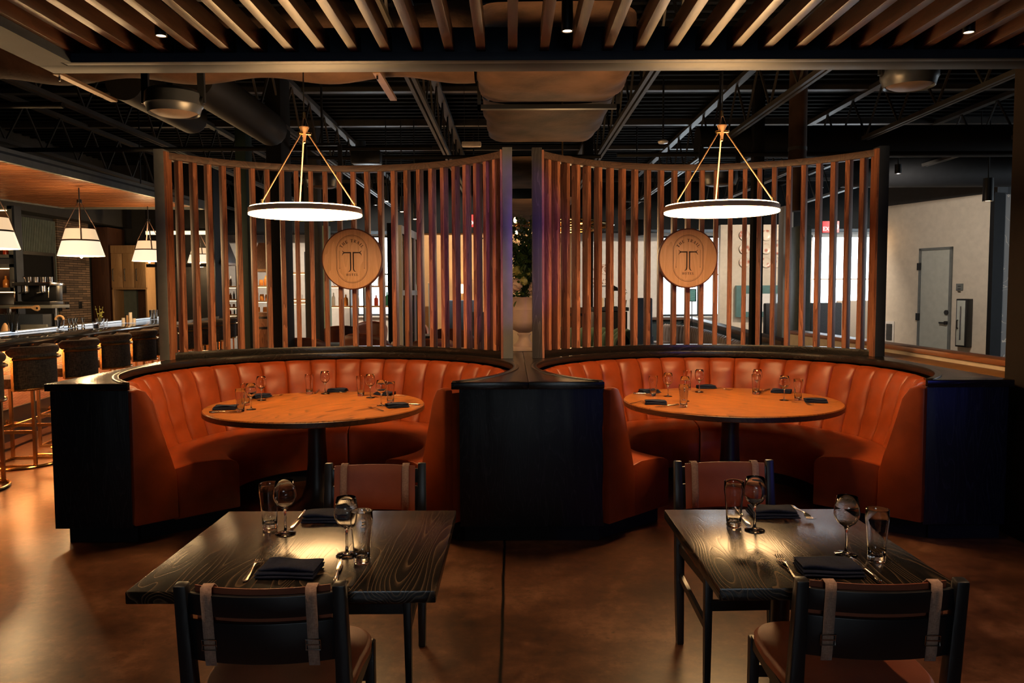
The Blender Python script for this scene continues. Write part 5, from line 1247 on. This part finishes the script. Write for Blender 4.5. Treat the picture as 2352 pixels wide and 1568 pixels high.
def small_table(label, px, Y, w, mat='black'):
    p = at_y(px, 700, Y); s = thing('cafe_table', label, 'table', (p.x, Y, 0), 0, 'dark tables behind the left lattice')
    MB().box(-w/2, -.4, .72, w/2, .4, .76).build('tabletop', mat, s, bevel=.004); MB().cyl((0, 0, .03), (0, 0, .72), .035).build('column', 'black', s); MB().cyl((0, 0, 0), (0, 0, .03), .25).build('foot', 'black', s)
    return p
small_table('dark cafe table behind the slats left of the left sign', 775, 12.2, .8); p = small_table('dark cafe table in front of the white framed doors', 905, 10.9, .7); small_table('dark cafe table below the shaded lamp', 1015, 14.6, .9)
o = MB().lathe([(.001, 0), (.04, 0), (.045, .09), (.03, .11), (.001, .112)], 16).build('candle_jar', 'ceramic'); o.location = (p.x, 10.85, .761); tag(o, 'white jar on the cafe table before the white framed doors', 'jar')
o = thing('bud_vase', 'small white vase of greenery on the cafe table near the doors', 'vase', (p.x+.2, 10.95, .761))
MB().lathe([(.001, 0), (.03, 0), (.035, .06), (.015, .12), (.018, .15)], 16).build('vase', 'ceramic', o)
mb = MB()
for i in range(14): a = rnd.random()*6.3; mb.sphere((.04*math.cos(a), .04*math.sin(a), .17+rnd.random()*.2), .02, 6, (1, 1, .5))
mb.build('foliage', 'leaf', o, merge=False)
# reading corner: lamp, panel, blue chairs
p = at_y(1065, 663, 17.2); lm = thing('table_lamp', 'white drum shade lamp glowing against the tan wall', 'lamp', (p.x, 17.1, 0))
MB().lathe([(.15, p.z-.1), (.15, p.z+.1), (.146, p.z+.1), (.146, p.z-.1)], 32, close=True).build('lamp_shade', emit('drum_shade', (1, .72, .42), 2.6), lm); MB().cyl((0, 0, .72), (0, 0, p.z-.02), .012).build('stem', 'brass', lm); MB().cyl((0, 0, .70), (0, 0, .72), .08).build('base', 'brass', lm)
light('table_lamp_glow', 'POINT', (p.x, 17.1, p.z), 22, WARM, radius=.1)
tag(MB().box(p.x-.35, 16.8, 0, p.x+.35, 17.3, .699).build('side_cabinet', 'walnut', bevel=.004), 'low walnut cabinet under the glowing drum lamp', 'cabinet')
a, b = at_y(985, 730, 17.0), at_y(1001, 650, 17.0); bd = thing('framed_board', 'dark framed board standing against the tan wall', 'board', (a.x, 17.0, 0)); w_ = b.x-a.x
MB().box(0, 0, .0, w_, .03, b.z).build('board', 'greygreen', bd); MB().box(-.02, -.01, b.z, w_+.02, .04, b.z+.03).box(w_, -.01, 0, w_+.02, .04, b.z).build('frame', 'oak_l', bd, merge=False)
def armchair(name, label, px, Y, w, ztop, mat, rz=0, cat='armchair'):
    p = at_y(px, 700, Y); s = thing(name, label, cat, (p.x, Y, 0), R(rz))
    MB().box(-w/2, -.06, .22, w/2, .1, ztop).build('backrest', mat, s, bevel=.03); MB().box(-w/2+.05, .08, .22, w/2-.05, .65, .44).build('seat', mat, s, bevel=.03)
    for k in (-1, 1): MB().box(k*w/2-.05, .0, .22, k*w/2+.05, .6, .6).build('arm', mat, s, bevel=.03)
    for (x, y) in ((-w/2+.06, 0), (w/2-.06, 0), (-w/2+.06, .58), (w/2-.06, .58)): MB().cyl((x, y, 0), (x, y, .23), .015, n=8).build('leg', 'walnut', s)
    return s
armchair('wing_chair', 'tall blue armchair below the glowing drum lamp', 1056, 15.6, .62, at_y(1056, 689, 15.6).z, 'navy_chair', 12)
armchair('wing_chair', 'blue upholstered armchair glimpsed at the right end of the left screen', 1103, 14.0, .5, at_y(1103, 716, 14.0).z, 'navy_chair', -8)
armchair('wing_chair', 'blue high backed chair against the white wall behind the right lattice', 1473, 16.8, .46, at_y(1473, 684, 16.8).z, 'navy_chair', 4)
armchair('lounge_chair', 'grey armchair right of the black square column', 1776, 16.3, .36, at_y(1775, 697, 15.6).z, 'grey_up', 0)
armchair('lounge_sofa', 'grey sofa back in front of the bright far window', 1897, 15.4, .60, at_y(1897, 695, 15.4).z, 'grey_up', 0, 'sofa')
armchair('cream_sofa', 'cream sofa in the bright light right of the grey sofa', 1965, 17.6, .8, at_y(1965, 690, 17.6).z, 'cream_up', -6, 'sofa')
ob = thing('open_shelf', 'small shelf with orange and white things right of the lamp', 'shelving', (at_y(1100, 700, 16.6).x, 16.6, 0))
MB().box(0, 0, .9, .9, .3, .93).box(0, 0, 0, .03, .3, .9).box(.87, 0, 0, .9, .3, .9).build('frame', 'walnut', ob, merge=False)
for i in range(5):
    o = MB().lathe([(.001, 0), (.05, 0), (.07, .06), (.05, .15), (.03, .18), (.001, .18)], 16).build('orange_vase', 'orange'); o.location = (at_y(1100, 700, 16.6).x+.1+i*.16, 16.7, .931); o.scale = (.8, .8, .7+.15*(i % 3)); tag(o, 'round orange vase on the small shelf right of the lamp, '+ordn(i)+' from left', 'vase', 'orange vases on the small shelf')

# urn and flowers between the booths
YU = 7.38; p = at_y(1204, 800, YU)
ur = thing('stone_urn', 'weathered stone urn standing on the booth top between the two lattices', 'urn', (p.x, YU, 1.0005))
MB().box(-.105, -.105, 0, .105, .105, .04).build('plinth', 'stone', ur, bevel=.006)
MB().lathe([(.001, .04), (.098, .04), (.095, .055), (.07, .075), (.052, .11), (.050, .135), (.064, .15), (.064, .16), (.05, .168), (.10, .195), (.155, .235), (.172, .28), (.175, .35), (.18, .38), (.182, .385), (.176, .39), (.172, .45), (.19, .49), (.18, .50), (.15, .47), (.001, .46)], 48).build('bowl', 'stone', ur, angle=50)
fl = thing('flower_arrangement', 'tall leafy arrangement with cream and lime hydrangeas in the stone urn', 'flowers', (p.x, YU, 1.465))
mb = MB(); tips = []
for i in range(34):
    a = rnd.random()*6.28; sp_ = rnd.uniform(.04, .20); h = rnd.uniform(.45, .95)*(1-sp_); q = [(0, 0, 0), (sp_*.4*math.cos(a), sp_*.4*math.sin(a), h*.5), (sp_*math.cos(a), sp_*math.sin(a), h)]; mb.tube(q, [.004, .003, .0015], 5); tips.append(q)
for (dx, dz) in ((-.42, .62), (-.5, .2), (-.36, .85), (.35, .55), (.42, .25), (-.30, .05)):
    q = [(0, .05, 0), (dx*.5, .12, dz*.75), (dx, .14, dz)]; mb.tube(q, [.004, .003, .0015], 5); tips.append(q)
mb.build('branches', 'leaf', fl, merge=False)
mb = MB()
def leafq(mb, c, s, rr):
    m = Matrix.Translation(c) @ Matrix.Rotation(rr.random()*6.28, 4, 'Z') @ Matrix.Rotation(rr.uniform(-1.1, 1.1), 4, 'X') @ Matrix.Rotation(rr.uniform(-.6, .6), 4, 'Y')
    mb.M = m; mb.add([(0, -s, 0), (s*.45, -s*.2, .1*s), (s*.35, s*.5, .1*s), (0, s, -.1*s), (-s*.35, s*.5, .1*s), (-s*.45, -s*.2, .1*s), (0, 0, -.04*s)], [(0, 1, 6), (1, 2, 6), (2, 3, 6), (3, 4, 6), (4, 5, 6), (5, 0, 6)]); mb.M = Matrix()
lr = random.Random(4)
for k, q in enumerate(tips):
    for j in range(40 if k < 34 else 9):
        f = lr.uniform(.25, 1); i0 = 0 if f < .5 else 1; g = (f-.5*i0)*2; A_, B_ = Vector(q[i0]), Vector(q[i0+1]); c_ = A_.lerp(B_, g)+Vector((lr.gauss(0, .02), lr.gauss(0, .02), lr.gauss(0, .02))); leafq(mb, c_, lr.uniform(.022, .040), lr)
for j in range(110): leafq(mb, Vector((lr.gauss(0, .09), lr.gauss(0, .09), lr.uniform(-.03, .25))), lr.uniform(.03, .05), lr)
mb.build('leaves', 'leaf', fl, merge=False)['kind'] = 'stuff'
for (px, py, r, m, dy) in [(1188, 622, .055, 'leaf_y', -.1), (1203, 646, .045, 'leaf_y', -.12), (1184, 655, .07, 'petal', -.12), (1224, 668, .055, 'petal', -.1), (1214, 628, .04, 'leaf_y', -.02), (1222, 655, .03, 'petal', -.12)]:
    c_ = at_y(px, py, YU+dy)-Vector(fl.location); mb = MB()
    for j in range(60):
        d_ = Vector((lr.gauss(0, 1), lr.gauss(0, 1), lr.gauss(0, 1))).normalized(); leafq(mb, c_+d_*r*.85, r*.26, lr)
    mb.sphere(c_, r*.8, 10); mb.build('bloom', m, fl, merge=False, label='lime green hydrangea head' if m == 'leaf_y' else 'cream hydrangea head')

# chandelier with bare bulbs
YC = 9.85; pc = at_y(1292, 518, YC); ch = thing('chandelier', 'brass chandelier with bare glowing bulbs behind the gap and right lattice', 'chandelier', tuple(pc))
rc = .62
MB().tube([(rc*math.cos(2*PI*i/48), rc*math.sin(2*PI*i/48), 0) for i in range(48)], .016, 8, closed=True).build('ring', 'brass', ch)
MB().tube([(.42*math.cos(2*PI*i/48), .42*math.sin(2*PI*i/48), .05) for i in range(48)], .014, 8, closed=True).tube([(.42*math.cos(2*PI*i/48), .42*math.sin(2*PI*i/48), -.05) for i in range(48)], .014, 8, closed=True).build('inner_ring', 'brass', ch, merge=False)
MB().cyl((0, 0, -.07), (0, 0, .07), .07).cyl((0, 0, .07), (0, 0, CEIL-pc.z-.02), .012, n=10).build('hub', 'brass', ch, merge=False)
for k in range(6): a = R(60*k); MB().cyl((0, 0, 0), (rc*math.cos(a), rc*math.sin(a), 0), .010, n=8).build('arm', 'brass', ch)
for (px, py, far) in [(1276, 493, -1), (1276, 536, 1), (1321, 548, -1), (1403, 512, 1), (1183, 507, -1), (1186, 537, 1), (1220, 534, -1), (1352, 505, -1)]:
    x = (px-1176)/FPX*YC-pc.x; x = max(-rc, min(rc, x)); y = far*math.sqrt(max(0, rc*rc-x*x)); w_ = at_y(px, py, YC+y); x = w_.x-pc.x; z = w_.z-pc.z
    b_ = MB().cyl((x, y, z-.09), (x, y, z-.025), .013, n=12).cyl((x, y, min(0, z-.09)), (x, y, max(0, z-.09)), .006, n=8).build('bulb_holder', 'brass', ch, merge=False); MB().lathe([(.001, -.03), (.012, -.02), (.02, .005), (.012, .035), (.001, .045)], 16, c=(x, y, z)).build('bulb', 'bulb', b_)
light('chandelier_glow', 'POINT', (pc.x, pc.y, pc.z-.3), 70, WARM, radius=.3)

# right of the chandelier
def hoststand():
    a, b = at_y(1362, 706, 11.0), at_y(1441, 706, 11.0); s = thing('host_stand', 'black host stand with open top shelf behind the right lattice', 'stand', (a.x, 11.0, 0)); w = b.x-a.x
    MB().box(0, 0, 0, w, .5, a.z-.06).build('body', 'black', s, bevel=.004); MB().box(-.02, -.02, a.z-.05, w+.02, .52, a.z).build('top', 'steel', s, bevel=.004); return a, b
a, b = hoststand()
pp = at_y(1432, 704, 11.1); o = thing('potted_plant', 'small green plant in a tan pot on the host stand', 'plant', (pp.x, 11.15, a.z+.001))
MB().lathe([(.001, 0), (.04, 0), (.055, .1), (.05, .1), (.001, .09)], 20).build('pot', 'oak_l', o)
mb = MB()
for i in range(26): leafq(mb, Vector((lr.gauss(0, .03), lr.gauss(0, .03), .12+lr.random()*.13)), .035, lr)
mb.build('leaves', 'leaf', o, merge=False)
pp = at_y(1412, 704, 11.1); o = thing('desk_lamp', 'black dome desk lamp on the host stand', 'lamp', (pp.x, 11.2, a.z+.001)); zz_ = at_y(1408, 668, 11.2).z-a.z
MB().lathe([(.07, zz_), (.05, zz_+.05), (.001, zz_+.075)], 20).build('lamp_shade', 'black', o); MB().cyl((0, 0, .01), (0, 0, zz_+.05), .006, n=8).build('stem', 'brass', o); MB().cyl((0, 0, 0), (0, 0, .012), .05).build('base', 'black', o)
for i, (px, c_) in enumerate([(1392, 'navy_chair'), (1399, 'navy_chair'), (1383, 'paper')]):
    pp = at_y(px, 704, 11.3); o = MB().box(-.012, -.08, 0, .012, .08, .13).build('menu_book', c_); o.location = (pp.x, 11.3, a.z+.001); tag(o, ['blue menu standing left of the desk lamp', 'blue menu nearest the desk lamp', 'pale menu leftmost on the host stand'][i], 'menu', 'menus on the host stand')
a, b = at_y(1362, 652, 21.4), at_y(1410, 606, 21.4); pf = thing('framed_print', 'pale framed print on the white wall behind the right lattice', 'picture', ((a.x+b.x)/2, 21.55, (a.z+b.z)/2)); w, h = (b.x-a.x)/2, (b.z-a.z)/2
MB().box(-w, -.01, -h, w, .02, h).build('print', 'art', pf); MB().box(-w-.04, -.03, -h-.04, w+.04, .0, -h).box(-w-.04, -.03, h, w+.04, .0, h+.04).box(-w-.04, -.03, -h, -w, 0, h).box(w, -.03, -h, w+.04, 0, h).build('frame', 'ceramic', pf, merge=False)
a = at_y(1590, 678, 18.0); st = thing('easel_sign', 'teal framed picture on a thin stand before the far window', 'sign', (a.x, 18.0, 0)); w, h = 8*18/FPX, 13*18/FPX
MB().box(-w, 0, a.z-h, w, .02, a.z+h).build('print', 'teal_art', st); MB().box(-w-.015, -.005, a.z-h-.015, w+.015, .0, a.z-h).box(-w-.015, -.005, a.z+h, w+.015, 0, a.z+h+.015).box(-w-.015, -.005, a.z-h, -w, 0, a.z+h).box(w, -.005, a.z-h, w+.015, 0, a.z+h).build('frame', 'black', st, merge=False)
MB().cyl((0, .01, 0), (0, .01, a.z-h), .012, n=8).cyl((0, .01, 0), (0, .01, .02), .15).build('stand', 'black', st, merge=False)
# plates on the cream wall and the teal surround
pm = MB().lathe([(.001, .012), (.06, .008), (.10, .016), (.125, .028), (.128, .024), (.10, .008), (.06, .001), (.001, .001)], 32).mesh('wall_plate', 'plate')
for i, px in enumerate((1710, 1736, 1760, 1784)):
    for j, py in enumerate((540, 571, 602)):
        p = at_y(px, py, 18.98); o = bpy.data.objects.new('wall_plate', pm); COL.objects.link(o); o.location = (p.x, 18.99, p.z); o.rotation_euler = (R(90), 0, 0)
        tag(o, 'painted wall plate, %s row, %s column from the left, on the cream wall' % (['top', 'middle', 'bottom'][j], ordn(i)), 'plate', 'painted plates on the cream wall')
a, b = at_y(1690, 728, 18.9), at_y(1798, 655, 18.9); c_, d_ = at_y(1702, 716, 18.9), at_y(1787, 674, 18.9)
fs_ = thing('fireplace_surround', 'dark teal tiled surround with a bright see-through opening below the plates', 'fireplace', (0, 18.86, 0))
MB().box(a.x, 0, a.z, c_.x, .13, b.z).box(d_.x, 0, a.z, b.x, .13, b.z).box(c_.x, 0, a.z, d_.x, .13, c_.z).box(c_.x, 0, d_.z, d_.x, .13, b.z).build('tiles', 'teal', fs_, merge=False)
MB().box(a.x-.02, -.3, .35, b.x, .12, .5).build('hearth', 'ceramic', fs_, bevel=.01)
# low partition with a wood cap running to the back, channelled bench in front
lp = thing('low_partition', 'dark panelled low wall with a brown wood cap behind the right lattice', 'partition', (0, 0, 0))
pts = [(2.96, 19.6), (4.42, 19.6), (3.52, 10.0)]
MB().bar((*pts[0], .87), (*pts[1], .87), .22, .07).bar((pts[1][0], 19.7, .87), (pts[2][0], pts[2][1], .87), .22, .07).build('cap', 'rail', lp, bevel=.003, merge=False)
MB().bar((*pts[0], .415), (*pts[1], .415), .12, .83).bar((pts[1][0], 19.6, .415), (*pts[2], .415), .12, .83).build('panel', 'black_ribbed', lp, merge=False)
bn = thing('channelled_bench', 'taupe leather channelled bench back curving along the low partition', 'bench', (0, 0, 0))
path = [(3.55, 17.8), (3.85, 16.6), (3.8, 15.0), (3.62, 13.2), (3.42, 11.4)]
def cr(tq):
    n_ = len(path)-1; q = min(tq*n_, n_-1e-6); i = int(q); f = q-i; P0, P1, P2, P3 = [Vector((*path[max(0, min(n_, k))], 0)) for k in (i-1, i, i+1, i+2)]
    return .5*((2*P1)+(P2-P0)*f+(2*P0-5*P1+4*P2-P3)*f*f+(3*P1-P0-3*P2+P3)*f**3)
def bf(u, v):
    P = cr(u); Q = cr(min(1, u+.01))-cr(max(0, u-.01)); nrm = Vector((Q.y, -Q.x, 0)).normalized(); pr = [(.02, .3), (.03, .6), (.0, .76), (-.06, .8), (-.12, .76), (-.14, .4)]
    q = v*(len(pr)-1); i = min(int(q), len(pr)-2); f = q-i; o_ = pr[i][0]*(1-f)+pr[i+1][0]*f; z = pr[i][1]*(1-f)+pr[i+1][1]*f; o_ += .05*abs(math.sin(PI*u*34))**.5*(1 if v < .7 else 0); z += .02*abs(math.sin(PI*u*34))**.5*(v > .3)
    P = P+nrm*o_; return (P.x-.12, P.y, z)
MB().grid(bf, 34*8, 12).build('backrest', 'leather_grey', bn, angle=60)
MB().grid(lambda u, v: (cr(u).x-.05-.55*v, cr(u).y, .44-.02*v), 40, 4).build('seat', 'leather_grey', bn).modifiers.new('t', 'SOLIDIFY').thickness = .35
# green velvet seat right behind the lattice
gb = thing('green_banquette', 'green velvet channelled sofa low behind the first slats of the right screen', 'sofa', (at_y(1345, 760, 9.4).x, 9.4, .0))
def gf(u, v):
    a = R(-20)+R(130)*u; pr = [(.62, .35), (.64, .7), (.70, 1.02), (.78, 1.06), (.84, .98), (.86, .35)]; q = v*5; i = min(int(q), 4); f = q-i
    r = pr[i][0]*(1-f)+pr[i+1][0]*f; z = pr[i][1]*(1-f)+pr[i+1][1]*f; r += .035*abs(math.sin(PI*u*13))**.5*(1 if v > .4 else -1); z += .05*abs(math.sin(PI*u*13))**.5*math.sin(PI*v)
    return (r*math.cos(a)-.3, r*math.sin(a)*.8, z*(1-.10*u*0))
MB().grid(gf, 13*8, 14).build('backrest', 'green_v', gb, angle=60); MB().lathe([(.001, .3), (.66, .3), (.66, .42), (.6, .45), (.001, .45)], 40, c=(-.3, 0, 0)).build('seat', 'green_v', gb); MB().lathe([(.001, 0), (.55, 0), (.55, .3), (.001, .3)], 32, c=(-.3, 0, 0)).build('base', 'black', gb)

# partition to the right of the right booth
q0 = at_z(2306, 832, 1.06); q1 = at_z(2034, 791, 1.06)
rp = thing('wood_partition', 'low cream partition with a brown wood cap, right of the right booth', 'partition', (3.42, 5.05, 0))
MB().box(-.02, 0, 1.02, .16, 4.7, 1.06).build('cap', wood('partition_cap', (.20, .07, .03), (.36, .15, .07), axis=1, scale=2, rings=9, rough=.35), rp, bevel=.003)
MB().box(.0, .02, 0, .14, 4.68, 1.02).build('panel', 'wall_cream', rp)
tag(MB().box(3.08, 5.02, .93, 3.415, 7.55, .985).build('side_counter', 'shelf_w', bevel=.003), 'brown wood ledge between the right booth top and the cream partition', 'ledge')
tag(MB().box(3.10, 5.02, 0, 3.41, 7.55, .925).build('ledge_cabinet', 'wall_dark', bevel=.003), 'dark cabinet under the brown ledge beside the right booth', 'cabinet')
# amber wall light at the far right
a, b = at_y(2008, 575, 16.5), at_y(2013, 530, 16.5); sc_ = thing('wall_light', 'slim upright amber wall light just left of the right screen post', 'wall light', (a.x, 16.5, 0)); MB().box(-.03, 0, a.z, .03, .05, b.z).build('tube', 'ledtube', sc_); MB().box(-.05, .05, a.z-.05, .05, .09, b.z+.05).build('back_plate', 'brass', sc_); MB().box(-.03, .09, 0, .03, .13, CEIL-.02).build('post', 'wall_cream', sc_)

# ============================================================ remaining lights
# daylight portals sit in the window openings
for (a, b, z0, z1) in holes_b: light('window_portal', 'AREA', ((a+b)/2, BY+.02, (z0+z1)/2), 1, (1, 1, 1), rot=(R(-90), 0, 0), size=b-a, size_y=z1-z0, portal=True)
for (a, b, z0, z1) in holes_f: light('window_portal', 'AREA', ((a+b)/2, -6.02, (z0+z1)/2), 1, (1, 1, 1), rot=(R(90), 0, 0), size=b-a, size_y=z1-z0, portal=True)
for (a, b, z0, z1) in holes_r: light('window_portal', 'AREA', (12.68, (a+b)/2, (z0+z1)/2), 1, (1, 1, 1), rot=(0, R(90), 0), size=z1-z0, size_y=b-a, portal=True)
# added blue spots out of view behind the viewer, tinting post and chairs
ws = thing('added_blue_spot', 'small added blue spotlight, unseen behind the viewer', 'spotlight', (2.0, -.6, 2.55))
MB().cyl((0, 0, 0), (0, .12, -.05), .06).build('can', 'black', ws); MB().cyl((0, 0, 0), (0, 0, .3), .01).build('bracket', 'black', ws)
light('added_blue_wash', 'SPOT', (2.0, -.44, 2.49), 480, (.34, .14, 1), spot=12, blend=.4, radius=.05, target=(-.10, 6.5, 1.95))
ws = thing('added_blue_spot', 'second small added blue spotlight, out of view at the right', 'spotlight', (3.5, -.2, 2.3))
MB().cyl((0, 0, 0), (-.06, .10, -.06), .05).build('can', 'black', ws); MB().cyl((0, 0, 0), (0, 0, .5), .01).build('bracket', 'black', ws)
light('added_blue_wash_low', 'SPOT', (3.42, -.07, 2.22), 75, (.10, .12, 1), spot=46, blend=.9, radius=.04, target=(2.2, 4.4, .5))
el = thing('added_wall_spot', 'small added ceiling spotlight brightening the white wall with the grey door', 'spotlight', (6.0, 12.4, 3.35))  # extra spot added only to lift the side wall's brightness
MB().lathe([(.001, .14), (.05, .14), (.05, 0), (.04, 0), (.04, .03)], 16).build('can', 'black', el); MB().cyl((0, 0, .14), (0, 0, CEIL-3.36), .01, n=8).build('stem', 'black', el)
light('added_wall_beam', 'SPOT', (6.0, 12.4, 3.31), 250, (1, .90, .78), spot=100, blend=.9, radius=.06, target=(8.1, 15.6, 1.9))
# ceiling spots added to brighten the far room and its back wall
for i, (x, y) in enumerate([(-5.6, 18.0), (-3.2, 18.8), (-1.0, 15.5), (3.0, 18.0), (6.2, 16.0), (9.0, 18.0)]):
    el = thing('added_ceiling_spot', 'small added ceiling spotlight brightening the far room, %s from the left' % ordn(i), 'spotlight', (x, y, 3.6), 0, 'added far room ceiling spots')
    MB().lathe([(.001, .14), (.05, .14), (.05, 0), (.04, 0), (.04, .03)], 16).build('can', 'black', el); MB().lathe([(.04, .01), (.001, .008)], 16).build('lens', 'can', el); MB().cyl((0, 0, .14), (0, 0, CEIL-3.61), .01, n=8).build('stem', 'black', el)
    light('added_ceiling_beam', 'SPOT', (x, y, 3.57), 420, (1, .82, .64), spot=120, blend=.6, radius=.05, target=(x, y+1.9, 1.5))
